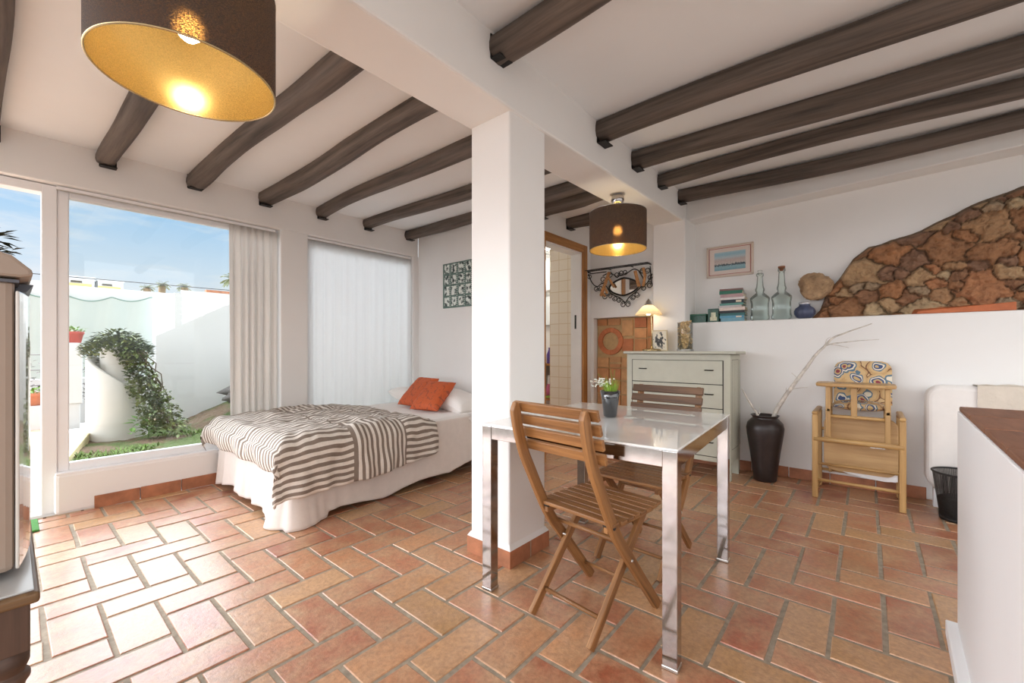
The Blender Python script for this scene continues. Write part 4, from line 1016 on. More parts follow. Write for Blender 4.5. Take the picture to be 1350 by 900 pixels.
b = MB(); b.tube(eye, .009, 8, closed=True); mr = b.build('mirror_frame', 'iron', t)
b = MB(); b.add([p+V((.004, 0, 0)) for p in eye], [tuple(range(40))]); b.build('mirror_glass', plain('mirror_glass', (.85,.84,.82,1), .03, 1), mr)
M['hookwood'] = plain('brown_carving', srgb(176,124,74), .6, nscale=40, var=.35, bstr=.4)
for grp in ([((.36, -.03), (.22, -.28), .035), ((.34, -.08), (.44, -.20), .025), ((.27, -.17), (.33, -.26), .022), ((.24, -.24), (.30, -.29), .02)], [((.76, -.05), (.82, -.22), .035)], [((.88, -.03), (.91, -.12), .03), ((.91, -.10), (.88, -.22), .028)]):
    b = MB()
    for (p, q, w) in grp: b.bar(Pm(*p)+V((-.018, 0, 0)), Pm(*q)+V((-.018, 0, 0)), .02, w, side=(1, 0, 0))
    b.build('carved_hook', 'hookwood', t, bevel=.008)

# ------------------------------------------------------------------ vase with branches
t = thing('floor_vase', 'tall dark brown floor vase between the chest and the high chair', 'vase', (3.99, .640, 0))
vx, vy = 4.0, .640
b = MB(); b.lathe([(.0, .001), (.078, .001), (.084, .01), (.092, .10), (.112, .25), (.132, .38), (.136, .43), (.128, .47), (.100, .502), (.088, .512), (.098, .528), (.104, .535), (.096, .536), (.080, .515), (.075, .45), (.0, .44)], (vx, vy, 0), 40)
b.build('vase_body', 'vase', t)
def br(label, pts, r0, r1, twigs):
    def cr(P, m=6):
        out = []; P = [V(p) for p in P]
        for i in range(len(P)-1):
            a, b_, c, d = P[max(i-1, 0)], P[i], P[i+1], P[min(i+2, len(P)-1)]
            for k in range(m):
                u = k/m; out.append(.5*((2*b_)+(c-a)*u+(2*a-5*b_+4*c-d)*u*u+(3*b_-a-3*c+d)*u**3))
        return out+[P[-1]]
    t = thing('dry_branch', label, 'branch', pts[0]); b = MB(); P = cr(pts); n = len(P)
    P = [p+V((.004*mn.noise(p*20), .004*mn.noise(p*20+V((5,5,5))), 0)) for p in P]
    b.tube(P, [r0+(r1-r0)*(i/(n-1))**.8 for i in range(n)], 9); b.build('stem', 'branch', t)
    for tw in twigs:
        q = MB(); TP = cr(tw[0], 4); m_ = len(TP); q.tube(TP, [tw[1]+(.0015-tw[1])*i/(m_-1) for i in range(m_)], 7); q.build('twig', 'branch', t)
br('long pale bare branch leaning right out of the dark vase', [(4.02, .60, .10), (4.05, .586, .50), (4.06, .532, .643), (4.07, .455, .784), (4.08, .379, .908), (4.08, .306, 1.029), (4.09, .248, 1.10), (4.09, .206, 1.155), (4.08, .142, 1.19), (4.07, .06, 1.225), (4.06, -.03, 1.262)], .022, .003,
   [([(4.09, .248, 1.10), (4.07, .20, 1.118), (4.06, .12, 1.128), (4.04, .04, 1.138), (4.03, -.07, 1.145)], .006), ([(4.08, .21, 1.112), (4.05, .17, 1.105), (4.03, .10, 1.085)], .004),
    ([(4.08, .28, 1.06), (4.08, .25, 1.10), (4.07, .235, 1.15), (4.07, .21, 1.17)], .005), ([(4.07, .50, .70), (4.06, .50, .73), (4.05, .498, .765)], .004), ([(4.08, .42, .84), (4.07, .45, .87), (4.07, .465, .885)], .003), ([(4.07, .47, .75), (4.08, .41, .765), (4.10, .36, .77)], .003)])
br('short pale branch leaning left out of the dark vase', [(3.99, .66, .10), (3.97, .685, .50), (3.96, .72, .59), (3.95, .76, .665), (3.95, .80, .745)], .011, .005, [([(3.97, .69, .52), (3.96, .67, .56), (3.96, .675, .60)], .005)])

# ------------------------------------------------------------------ high chair
t = thing('high_chair', 'wooden convertible high chair with patterned cushion against the right wall', 'high chair', (4.0, .05, 0))
# outer low frame
hx0, hx1, hy0, hy1 = 3.765, 4.165, -.20, .305
for y in (hy0, hy1-.035):
    for x in (hx0, hx1-.035):
        b = MB(); b.box((x, y, .0), (x+.035, y+.035, .60)); b.build('leg', 'pine', t, bevel=.006)
    b = MB(); b.box((hx0-.005, y, .598), (hx1, y+.036, .625)); b.build('arm_rail', 'pine', t, bevel=.01)
    b = MB(); b.box((hx0+.03, y+.008, .02), (hx1-.03, y+.028, .05)); b.build('bottom_rail', 'pine', t, bevel=.004)
for (x, z, r) in ((hx0+.012, .425, .018), (hx0+.018, .13, .011), (hx1-.02, .13, .010), (hx0+.10, .23, .010), (hx1-.02, .45, .012)):
    b = MB(); b.tube([(x, hy0+.01, z), (x, hy1-.01, z)], r, 12); b.build('cross_rail', 'pine', t)
# upper chair frame
for y in (-.125, .198):
    b = MB(); b.box((3.80, y, .40), (3.83, y+.03, .815)); b.build('upright', 'pine', t, bevel=.005)
    b = MB(); b.box((4.115, y+.005, .12), (4.14, y+.03, .80)); b.build('rear_upright', 'pine', t, bevel=.005)
    b = MB(); b.box((3.80, y, .625), (4.12, y+.025, .65)); b.build('seat_rail', 'pine', t, bevel=.004)
b = MB(); b.box((3.80, .05, .60), (3.82, .085, .81)); b.build('crotch_bar', 'pine', t, bevel=.004)
b = MB(); b.tube([(3.815, -.11, .595), (3.815, .215, .595)], .012, 10); b.build('cross_rail', 'pine', t)
# tray
def rr_poly(x0, x1, y0, y1, r, n=6):
    P = []
    for (cx_, cy_, a0) in ((x1-r, y1-r, 0), (x0+r, y1-r, 90), (x0+r, y0+r, 180), (x1-r, y0+r, 270)):
        for k in range(n+1): a = math.radians(a0+90*k/n); P.append((cx_+r*math.cos(a), cy_+r*math.sin(a)))
    return P
b = MB(); b.prism(rr_poly(3.74, 3.98, -.155, .285, .06), 'Z', .808, .833); b.build('tray', 'pine', t, bevel=.006)
# seat pad and back cushion
b = MB(); b.grid(lambda u, v: (3.835+.25*u, -.105+.30*v, .665+.04*(max(0, math.sin(PI*u))*max(0, math.sin(PI*v)))**.35), 14, 16, (.5, .6)); b.grid(lambda u, v: (3.835+.25*u, -.105+.30*v, .665-.035*(max(0, math.sin(PI*u))*max(0, math.sin(PI*v)))**.35), 14, 16, (.5, .6)); b.build('seat_pad', 'paisley', t, recalc=False)
b = MB(); P = [(q[0], q[1]) for q in rr_poly(-.125, .215, .64, 1.0, .07)]
def cush(u, v, sgn):
    y = -.142+.335*u; z = .67+.315*v; edge_ = (max(0, math.sin(PI*min(1, max(0, u))))*max(0, math.sin(PI*min(1, max(0, v)))))**.3
    # round the top corners
    if v > .78:
        k = (v-.78)/.22; ins = .055*(1-math.sqrt(max(0, 1-k*k))); y = min(max(y, -.142+ins), .193-ins)
    return (4.075+sgn*.028*edge_+.06*v-.0, y, z)
b.grid(lambda u, v: cush(u, v, -1), 22, 22, (.55, .5)); b.grid(lambda u, v: cush(u, v, 1), 22, 22, (.55, .5)); b.build('back_cushion', 'paisley', t)
# folded play table board hanging behind the low frame
b = MB(); P = rr_poly(-.168, .245, .18, .59, .07); b.prism(P, 'X', 3.93, 3.945); b.build('board', 'ply', t, bevel=.003)
b = MB(); P = [(.20, .235)]+[(.20-.36*k/12, .205-.045*math.sin(PI*k/12)+.02) for k in range(13)]; P = [(.22, .25), (.19, .195), (.10, .165), (.0, .150), (-.10, .145), (-.165, .155), (-.165, .22), (-.10, .25)]
b.prism(P, 'X', 3.946, 3.956); b.build('white_sheet', 'white_paint', t)
b = MB(); b.box((3.9275, -.10, .375), (3.9305, -.02, .395)); b.build('metal_plate', 'steel', t)
b = MB()
for yy in (-.05, -.085, -.12): b.tube([(3.924, yy, .385), (3.931, yy, .385)], .006, 8)
b.build('screws', 'brass', t)

# ------------------------------------------------------------------ white sofa / folded bed behind the half wall
t = thing('sofa', 'white covered sofa end standing behind the half wall at the right', 'sofa', (4.05, -.9, 0))
b = MB(); b.prism(rr_poly(-1.6, -.312, .12, .83, .09), 'X', 4.04, 4.205); b.build('backrest', 'sheet', t, bevel=.03, seg=3)
b = MB(); b.box((3.75, -1.6, .12), (4.04, -.66, .42)); b.build('seat', 'sheet', t, bevel=.04, seg=3)
b = MB(); b.grid(lambda u, v: (4.032+.17*v, -.55-1.05*u, .838+.008*math.sin(u*30)*math.sin(v*5)-(.0 if v < .99 else .01)), 40, 8); b.grid(lambda u, v: (4.030-.004*math.sin(u*34+v*4), -.55-1.05*u, .838-.30*v), 40, 16)
b.build('throw', plain('crumpled_cotton', srgb(214,204,190), .9, nscale=14, var=.05, bstr=.5, bdist=.02), t)
for yy in (-.40, -1.55):
    b = MB(); b.box((4.06, yy, 0), (4.11, yy+.05, .125)); b.build('leg', 'white_paint', t)
    b = MB(); b.box((3.77, -.75 if yy > -1 else yy, 0), (3.81, -.70 if yy > -1 else yy+.05, .125)); b.build('leg', 'white_paint', t)

# ------------------------------------------------------------------ waste bin
t = thing('waste_bin', 'black wire-mesh waste bin beside the half wall', 'bin', (3.83, -.455, 0))
cx, cy = 3.84, -.462
def mesh_mat():
    m, nt, bb = new_mat('wire_mesh'); out = nt.nodes['Material Output']; bb.inputs['Base Color'].default_value = (.02,.02,.02,1); bb.inputs['Metallic'].default_value = .3
    tp = N(nt, 'ShaderNodeBsdfTransparent'); mx = N(nt, 'ShaderNodeMixShader'); tc = N(nt, 'ShaderNodeTexCoord'); sp = N(nt, 'ShaderNodeSeparateXYZ'); nt.links.new(tc.outputs['UV'], sp.inputs[0])
    a = math_n(nt, 'LESS_THAN', math_n(nt, 'FRACT', math_n(nt, 'MULTIPLY', sp.outputs[0], 150)), .42); c = math_n(nt, 'LESS_THAN', math_n(nt, 'FRACT', math_n(nt, 'MULTIPLY', sp.outputs[1], 200)), .42)
    nt.links.new(math_n(nt, 'MAXIMUM', a, c), mx.inputs[0]); nt.links.new(tp.outputs[0], mx.inputs[1]); nt.links.new(bb.outputs[0], mx.inputs[2]); nt.links.new(mx.outputs[0], out.inputs['Surface']); return m
b = MB(); b.lathe([(.105, .02), (.138, .295)], (cx, cy, 0), 40, close=False); b.build('mesh_body', mesh_mat(), t, recalc=False)
b = MB(); b.tube([(cx+.139*math.cos(a*PI/20), cy+.139*math.sin(a*PI/20), .297) for a in range(40)], .006, 8, closed=True); b.build('rim', 'mattblack', t)
b = MB(); b.lathe([(.0, .012), (.106, .012), (.108, .03), (.106, .0015), (.0, .0015)], (cx, cy, 0), 40); b.build('base', 'mattblack', t)
b = MB(); b.lathe([(.0, .02), (.10, .02), (.116, .13), (.10, .14), (.04, .15), (.0, .145)], (cx, cy, 0), 24); b.build('bin_liner', plain('dark_liner', (.03,.03,.03,1), .4, nscale=30, var=.5, bstr=.8, bdist=.02), t)

# ------------------------------------------------------------------ bed
bx0, bx1, by0, by1, bz = 1.10, 3.05, 2.70, 3.96, .50
t = thing('bed', 'low bed with white fitted sheet and hanging valance against the back wall', 'bed', (2.07, 3.33, 0))
b = MB(); b.prism(rr_poly(bx0, bx1, by0, by1, .06), 'Z', .26, bz); b.build('mattress', 'sheet', t, bevel=.03, seg=3)
b = MB(); b.box((bx0+.04, by0+.05, .14), (bx1-.01, by1-.02, .26)); b.build('bed_base', 'mattblack', t)
for (x, y) in ((bx0+.1, by0+.12), (bx1-.15, by0+.12), (bx0+.1, by1-.12), (bx1-.15, by1-.12)):
    b = MB(); b.box((x, y, 0), (x+.05, y+.05, .15)); b.build('leg', 'teak_dark', t)
# valance: follows foot end and near side, hem wavy, flared at the corner
def path(s_):
    # s from 0 (far foot corner) .. 1 ; returns x,y, normal
    Lf = by1-by0; Ls = bx1-bx0; Lt = Lf+Ls; d = s_*Lt; r = .06
    if d < Lf-r: return V((bx0, by1-d, 0)), V((-1, 0, 0)), d
    if d > Lf+r: return V((bx0+(d-Lf), by0, 0)), V((0, -1, 0)), d
    a = (d-(Lf-r))/(2*r)*PI/2; c = V((bx0+r, by0+r, 0)); n_ = V((-math.cos(a), -math.sin(a), 0)); return c+n_*r, n_, d
def val(u, v):
    p, n_, d = path(u); Lf = by1-by0; dc = abs(d-Lf)
    flare = .035+.11*math.exp(-(dc/.16)**2)*(1 if d > Lf else .7)
    amp = .019 if d < Lf else .006
    fold = amp*math.sin(d*27+2*math.sin(d*6))+.004*math.sin(d*61+3*math.sin(d*9))
    if d > Lf+.45: fold *= .45
    hem = .005+.03*abs(math.sin(d*5.0))*(1 if dc > .22 else 0)+ (.09*min(1, max(0, (d-Lf-.7)/1.1)))
    if d < Lf: hem += .035*math.exp(-((d-.5)/.3)**2)
    if dc < .12: hem = .003
    fold *= .4+.6*abs(math.sin(d*3.1)); z = .485+(hem-.485)*v
    q = p+n_*(.006+(flare+fold)*v**1.3)
    return (q.x, min(q.y, 3.985), z)
b = MB(); b.grid(val, 260, 26, (3, .5)); o = b.build('valance', 'skirt', t, recalc=False); o.modifiers.new('s', 'SOLIDIFY').thickness = .002
b = MB(); b.grid(lambda u, v: (2.62+.36*u+.02*math.sin(v*8), 2.695-.012-.01*math.sin(u*9)*v, .505-.075*v-.012*math.sin(u*13)) if v > 0.05 else (2.62+.36*u, 2.72, .506), 30, 10); o = b.build('sheet_fold', 'sheet', t, recalc=False); o.modifiers.new('s', 'SOLIDIFY').thickness = .004

# duvet
def smoothstep(a, b_, x): k = max(0, min(1, (x-a)/(b_-a))); return k*k*(3-2*k)
def duvet():
    b = MB(); nu, nv = 150, 170
    LX_, dropx = 1.13, .20     # length on top along X, drop over the foot end
    LY_ = by1-by0; 
    def fn(u, v):
        # u along bed: 0 foot hem .. 1 head hem ; v across: 0 near hem .. 1 far side
        near = .36-.10*u+.05*math.sin(u*2.6); ln = near; tot = ln+LY_+.12
        s = v*tot-ln; q = u*(LX_+dropx)-dropx
        q += .05*(v-.5)*smoothstep(.6, 1, u)-.06*smoothstep(.7, 1, u)*math.exp(-((s)/.25)**2)*0
        wr = .022*mn.noise(V((q*6, s*5, 1)))+.012*mn.noise(V((q*15, s*13, 4)))+.007*math.sin(q*20+4*mn.noise(V((q*2, s*2, 9))))*smoothstep(-.3, .2, .3-abs(s))
        puff = .055*(1-math.exp(-6*min(u, 1-u)-.0))*1.0+.012*mn.noise(V((q*2.5, s*2.5, 3)))+wr
        r = .07
        def bend(w):   # w signed distance from the edge, positive on top. returns (inward, drop)
            if w >= 0: return w, 0
            a = min(-w/r, PI/2); ins = -r*math.sin(a); dr = r*(1-math.cos(a))
            if -w > r*PI/2: dr += (-w-r*PI/2)
            return ins, dr
        ix, dx = bend(q); iy, dy = bend(s)
        x = bx0-.02+ix; y = by0-.015+iy
        dr = max(dx, dy)+.25*min(dx, dy)
        # billow of the hanging parts
        if dy > .03: y -= (.010*math.sin(q*44+3*mn.noise(V((q*4, 1, 1)))))*smoothstep(.1, .33, dy); z_hem = 0
        if dy > .05: y -= .020*smoothstep(.05, .3, dy)+.016*math.sin(q*13+1)*smoothstep(.05, .3, dy)
        if dx > .05: x -= .03*math.sin(min(1, dx/.2)*PI)+.012*math.sin(s*16)*smoothstep(.03, .15, dx)
        n_up = 1 if dr < .02 else 0
        z = bz+.012+puff*(1-smoothstep(.0, .25, dr)*.7)-dr
        side = smoothstep(.0, .1, dy); x_side = smoothstep(.0, .1, dx)
        y -= side*(puff*.7); x -= x_side*(puff*.6)
        y = min(y, 3.975)
        if s > LY_-.02: z -= .5*(s-LY_+.02)
        return (x, y, max(z, .03))
    vs = []; fs = []; uv = []
    for i in range(nu+1):
        for j in range(nv+1): vs.append(fn(i/nu, j/nv))
    def st(i, j):
        u, v = i/nu, j/nv; near = .36-.10*u+.05*math.sin(u*2.6); return (u*(LX_+dropx)+.42*.45+.07, v*(near+LY_+.12)-near+.42*10-.02)
    for i in range(nu):
        for j in range(nv): fs.append((i*(nv+1)+j, (i+1)*(nv+1)+j, (i+1)*(nv+1)+j+1, i*(nv+1)+j+1)); uv.append([st(i, j), st(i+1, j), st(i+1, j+1), st(i, j+1)])
    b.smooth = True; b.add(vs, fs, uv); o = b.build('duvet', 'duvet', recalc=False); md = o.modifiers.new('s', 'SOLIDIFY'); md.thickness = .018; md.offset = -1
    return tag(o, 'grey and white striped patchwork duvet spread over the foot half of the bed', 'duvet')
duvet()
# pillows
def pillow_mesh(name, w, h, th, mat, parent=None, pinch=.12, uvs=1):
    b = MB()
    def fn(u, v, sg):
        a, c = 2*u-1, 2*v-1; e = max(0, (1-a**4))*max(0, (1-c**4)); k = 1-pinch*(1-abs(a)**3*1.0)*abs(c)**3*.5; k2 = 1-pinch*(1-abs(c)**3)*abs(a)**3*.5
        return (a*w/2*k2, c*h/2*k, sg*th/2*e**.45+.004*mn.noise(V((a*3, c*3, sg))))
    b.grid(lambda u, v: fn(u, v, 1), 26, 26, (uvs, uvs)); b.grid(lambda u, v: fn(u, v, -1), 26, 26, (uvs, uvs))
    me = b.build(name, mat, parent, local=True)
    return me
def pillow(label, loc, rot, w, h, th, mat, cat='pillow', group=None):
    o = pillow_mesh(cat if cat != 'pillow' else 'pillow', w, h, th, mat); o.location = loc; o.rotation_euler = rot; return tag(o, label, cat, group)
R = math.radians
pillow('plump white pillow lying by the window side of the bed head', (2.80, 3.62, .565), (R(3), R(-10), R(90)), .60, .40, .16, 'sheet')
pillow('plump white pillow lying by the room side of the bed head', (2.80, 3.03, .57), (R(2), R(-12), R(88)), .56, .42, .17, 'sheet')
def lean(label, base, wdir, tilt, s_):
    o = pillow_mesh('cushion', .315, s_, .10, 'orange'); wd = V(wdir).normalized()
    # local X -> width dir, local Y -> up the cushion
    hz = V((-wd.y, wd.x, 0)); 
    if hz.x < 0: hz = -hz
    upv = (hz*math.cos(tilt)+V((0, 0, 1))*math.sin(tilt)).normalized(); nz = wd.cross(upv).normalized()
    m = Matrix((wd, upv, nz)).transposed().to_4x4(); m.translation = V(base)+upv*s_*.49
    o.matrix_world = m; return tag(o, label, 'cushion')
lean('orange leaf-patterned cushion nearer the window, leaning at the bed head', (2.51, 3.45, .525), (-.02, -1, 0), R(43), .38)
lean('orange leaf-patterned cushion nearer the column, leaning at the bed head', (2.42, 3.085, .525), (.22, -1, 0), R(38), .38)

# ------------------------------------------------------------------ left foreground: console table with mini fridge
t = thing('console_table', 'dark wooden console table with turned legs at the left edge', 'table', (-.22, 1.6, 0))
ex, ey = .040, 1.235
b = MB(); b.box((-.46, ey, .578), (ex, 2.02, .60)); b.build('table_top', [wood('console_wood', srgb(84,62,42), srgb(128,100,68), .5, .6, .1)], t, bevel=.006, seg=3)
b = MB(); b.box((-.455, ey+.012, .600), (ex-.008, 2.01, .604)); b.build('metal_sheet', plain('grey_cover', srgb(196,198,198), .35, .2, nscale=5, var=.05), t, bevel=.001)
M['console'] = wood('console_dark', srgb(58,42,34), srgb(92,70,58), .5, .6, .1)
b = MB(); b.box((-.44, ey+.03, .47), (ex-.03, ey+.05, .58)); b.box((-.44, 1.98, .47), (ex-.03, 2.0, .58)); b.box((ex-.03, ey+.04, .47), (ex-.012, 1.99, .58)); b.box((-.44, ey+.04, .47), (-.42, 1.99, .58)); b.build('apron', 'console', t)
for (x, y) in ((ex-.045, ey+.045), (ex-.045, 1.97), (-.42, ey+.045), (-.42, 1.97)):
    b = MB(); b.box((x-.032, y-.032, .485), (x+.032, y+.032, .579)); b.lathe([(.0, .0), (.017, .0), (.021, .03), (.018, .06), (.023, .22), (.028, .37), (.023, .40), (.029, .418), (.034, .426), (.034, .436), (.026, .442), (.030, .450), (.033, .458), (.033, .470), (.027, .486)], (x, y, 0), 24); b.build('leg', 'console', t, bevel=.002)
t = thing('storage_box', 'white plastic box standing under the console table', 'box', (-.3, 1.6, 0))
b = MB(); b.box((-.40, 1.36, .0), (-.072, 1.9, .40)); b.build('box_body', 'white_paint', t, bevel=.015)
b = MB(); b.box((-.41, 1.35, .40), (-.062, 1.91, .425)); b.build('lid', 'white_paint', t, bevel=.006)
t = thing('mini_fridge', 'tall beige mini fridge with bulging glossy door on the console table', 'fridge', (-.22, 1.55, .604))
M['fridge'] = plain('beige_enamel', srgb(160, 143, 129), .5, nscale=10, var=.03); M['fridge_door'] = plain('glossy_white_door', srgb(222, 220, 214), .1, coat=1, nscale=4, var=.01)
b = MB(); b.box((-.45, 1.325, .62), (.008, 1.78, 1.215)); b.build('fridge_body', 'fridge', t, bevel=.012)
def doorprof(z0, z1, bulge, y0=1.322, y1=1.785):
    b = MB(); n = 14; P = [(.009, y0), (.014, y0)]+[(.014+bulge*math.sin(PI*k/n)**.8, y0+.004+(y1-y0-.008)*k/n) for k in range(1, n)]+[(.014, y1), (.009, y1)]
    b.prism(P, 'Z', z0, z1); return b
doorprof(.625, 1.19, .020).build('fridge_door', 'fridge_door', t, bevel=.006)
b = MB(); P = [(-.45, 1.217), (.016, 1.217), (.034, 1.222), (.031, 1.235), (.004, 1.262), (-.03, 1.272), (-.45, 1.275)]
b.prism(P, 'Y', 1.32, 1.79); b.build('top_cover', 'fridge', t, bevel=.006)
b = MB(); b.box((-.452, 1.318, 1.206), (.014, 1.79, 1.212)); b.prism([(.010, 1.194), (.026, 1.198), (.036, 1.214), (.010, 1.214)], 'Y', 1.42, 1.70); b.build('vent_slot', plain('grey_slot', srgb(84,84,90), .4, .5), t)
b = MB(); b.box((-.44, 1.34, .6045), (-.03, 1.77, .622)); b.build('fridge_feet', 'mattblack', t)
# plant on the fridge
t = thing('potted_plant', 'small dark leafy plant on top of the mini fridge', 'plant', (-.07, 1.56, 1.275))
b = MB(); b.lathe([(.0, .0), (.035, .0), (.045, .025), (.048, .03), (.044, .03), (.036, .02), (0, .02)], (-.07, 1.56, 1.276), 24); b.build('pot', 'terracotta', t)
b = MB()
for k in range(170):
    a = rnd(0, 2*PI); r = rnd(.0, .055); c = (-.06+r*math.cos(a)*1.2, 1.56+r*math.sin(a), 1.30+rnd(.0, .05)-r*.25); leaf(b, c, (math.cos(a), math.sin(a), rnd(-.5, .8)), rnd(.022, .034), .008)
b.build('leaves', plain('dark_leaf', srgb(58,64,46), .5, nscale=30, var=.4), t, recalc=False)
# green doormat
b = MB(); b.box((-.5, 3.74, 0.001), (.118, 3.99, .012)); tag(b.build('door_mat', 'mat_green', bevel=.003), 'green grass-like mat inside the terrace door', 'mat')

# ------------------------------------------------------------------ outside
M['ext_floor'] = brick_tiles('terrace_tiles', srgb(206,176,150), srgb(196,166,140), srgb(150,130,112), 1, .33, .33)
m, nt, bb = new_mat('terrace_boards'); v = mapping(nt, 'Object', (1, 1, 1)); mpn = N(nt, 'ShaderNodeMapping'); mpn.inputs['Rotation'].default_value = (0, 0, R(52)); nt.links.new(v, mpn.inputs[0])
brk = N(nt, 'ShaderNodeTexBrick'); brk.inputs['Scale'].default_value = 1; brk.inputs['Brick Width'].default_value = 1.6; brk.inputs['Row Height'].default_value = .14; brk.inputs['Mortar Size'].default_value = .006
brk.inputs['Color1'].default_value = srgb(214,184,160); brk.inputs['Color2'].default_value = srgb(202,170,144); brk.inputs['Mortar'].default_value = srgb(130,100,80); nt.links.new(mpn.outputs[0], brk.inputs['Vector'])
nt.links.new(brk.outputs['Color'], bb.inputs['Base Color']); bb.inputs['Roughness'].default_value = .7
sb = MB(); sb.box((-6, 4.2, -.12), (.5, 13, -.01)); struct(sb.build('terrace_floor', m), 'terrace floor')
# garden bed
def ground(u, v):
    y = 4.22+6.5*v; x0 = .16+.178*(y-4.35); x = x0+7.0*u; z = .10+.04*mn.noise(V((x*2, y*2, 0)))+.02*mn.noise(V((x*9, y*9, 0)))
    z += .42*smoothstep(1.3, 2.6, x)*smoothstep(4.3, 5.6, y)
    return (x, y, z)
b = MB(); b.grid(ground, 110, 100, (7, 6)); 
def grass_ground():
    m, nt, bb = new_mat('garden_soil'); v = mapping(nt, 'Object'); f = noise_tex(nt, v, 2.2, 4); f2 = noise_tex(nt, v, 30, 4)
    c = mixc(nt, ramp(nt, f, [(.42, (0,0,0,1)), (.55, (1,1,1,1))]), srgb(118,98,78), srgb(80,98,46)); nt.links.new(mixc(nt, .5, c, ramp(nt, f2, [(.3, (.4,.4,.4,1)), (.7, (1.3,1.3,1.3,1))]), 'MULTIPLY'), bb.inputs['Base Color']); bb.inputs['Roughness'].default_value = 1; bump(nt, bb, f2, 1, .05); return m
struct(b.build('garden_ground', grass_ground(), origin=(0,0,0), recalc=False), 'soil of the garden bed')
b = MB()
for k in range(5200):
    x = rnd(.2, 3.2); y = rnd(4.3, 6.3)
    if mn.noise(V((x*1.4, y*1.6, 5))) < .0+.22*max(0, y-5.0): continue
    x0 = .16+.178*(y-4.35); x = max(x, x0+.06); g = ground((x-x0)/7, (y-4.22)/6.5); a = rnd(0, 2*PI); L = rnd(.03, .08); w = rnd(.004, .009)
    for q in range(2): leaf(b, (x, y, g[2]-.005), (math.cos(a+q*2)*.8, math.sin(a+q*2)*.8, rnd(.5, 1.2)), L, w)
tag(b.build('lawn_grass', plain('lawn_green', srgb(98,126,54), .7, nscale=12, var=.4), recalc=False), 'patchy green grass and weeds in the bed outside the big window', 'grass', kind='stuff')
t_ = MB(); t_.bar((.165, 4.35, .085), (.56, 6.55, .085), .05, .18); tag(t_.build('garden_edging', wood('pale_timber', srgb(196,180,132), srgb(226,214,170), .7, .5, .2), bevel=.005), 'pale timber edging board along the garden bed', 'edging')
# spiral white planter: base drum with sloping rim, inner taller drum
t = thing('spiral_planter', 'white plastered round planter with a spiralling rim outside the window', 'planter', (.80, 6.42, .05))
cx, cy = .80, 6.52
def drum(R0, zlo, zfn, n=64, th=.045):
    b = MB(); vs = []
    for j in range(n):
        a = 2*PI*j/n; zt_ = zfn(a)
        for (r, z) in ((R0, zlo), (R0*1.0, zlo+(zt_-zlo)*.5), (R0, zt_-.012), (R0-.012, zt_), (R0-th+.01, zt_), (R0-th, zt_-.01), (R0-th, zlo)): vs.append((cx+r*math.cos(a), cy+r*math.sin(a), z))
    k = 7; fs = []
    for j in range(n):
        j2 = (j+1) % n
        for i in range(k-1): fs.append((j*k+i, j2*k+i, j2*k+i+1, j*k+i+1))
    b.smooth = True; b.add(vs, fs); return b
def zrim(a):
    # direction to camera-left is high, to the right is low
    k = (math.cos(a-R(150))+1)/2; return .58+.42*k**.8
drum(.262, .05, zrim).build('outer_wall', 'stucco', t)
b = drum(.15, .05, lambda a: 1.10); b.add([(cx+.12*math.cos(2*PI*j/24), cy+.12*math.sin(2*PI*j/24), 1.06) for j in range(24)], [tuple(range(24))]); b.build('inner_drum', 'stucco', t)
# ivy
b = MB()
def ivy(n, fn, rng=(.035, .065)):
    for k in range(n):
        c, d = fn(); kk = rnd(.6, 1.25); b.tint = (kk, kk, kk*rnd(.7, 1), 1); leaf(b, c, d, rnd(*rng), rnd(.014, .024))
def top_():
    a = rnd(0, 2*PI); r = .30*math.sqrt(rnd(0, 1)); h = 1.11+.17*(1-(r/.32)**2)*rnd(.2, 1)+rnd(-.02, .03); d = V((math.cos(a), math.sin(a), rnd(-.3, .8)))
    if r > .15: h -= (r-.15)*rnd(.2, 1.1)
    return (cx+r*math.cos(a), cy+r*math.sin(a), h), d
ivy(1500, top_)
# trailing cascade to the right/front (towards the window, right side as seen)
rt = V((math.sin(R(40)), -math.cos(R(40)), 0)); fwd = V((math.cos(R(40)), math.sin(R(40)), 0))
def casc():
    t0 = rnd(0, 1); w = .09+.15*t0; base = V((cx, cy, 0))+rt*(.19+.46*t0**1.1)+fwd*(-.10+.0*t0); a = rnd(0, 2*PI); r = w*math.sqrt(rnd(0, 1))
    return base+rt*r*math.cos(a)+fwd*r*math.sin(a)*.8+V((0, 0, 1.20-1.02*t0**.9+rnd(-.05, .07))), V((rnd(-1, 1), rnd(-1, 1), rnd(-.7, .6)))
ivy(2300, casc)
def left_():
    t0 = rnd(0, 1); base = V((cx, cy, 0))-rt*(.24+.03*t0); return base+V((rnd(-.06, .06), rnd(-.08, .08), 1.18-.42*t0)), V((rnd(-1, 1), rnd(-1, 1), rnd(-.8, .5)))
ivy(220, left_)
m, nt, bb = new_mat('ivy_leaf'); at = N(nt, 'ShaderNodeAttribute', attribute_name='tint'); nt.links.new(mixc(nt, 1.0, ramp(nt, noise_tex(nt, mapping(nt, 'Object'), 7, 3), [(.35, srgb(58,76,46)), (.55, srgb(98,112,62)), (.75, srgb(150,156,100))]), at.outputs['Color'], 'MULTIPLY'), bb.inputs['Base Color']); bb.inputs['Roughness'].default_value = .5
t = thing('ivy', 'dense green ivy crowning the spiral planter and tumbling down its right side', 'ivy', (cx+.3, cy-.2, .15)); o = b.build('foliage', m, t, recalc=False)
b = MB()
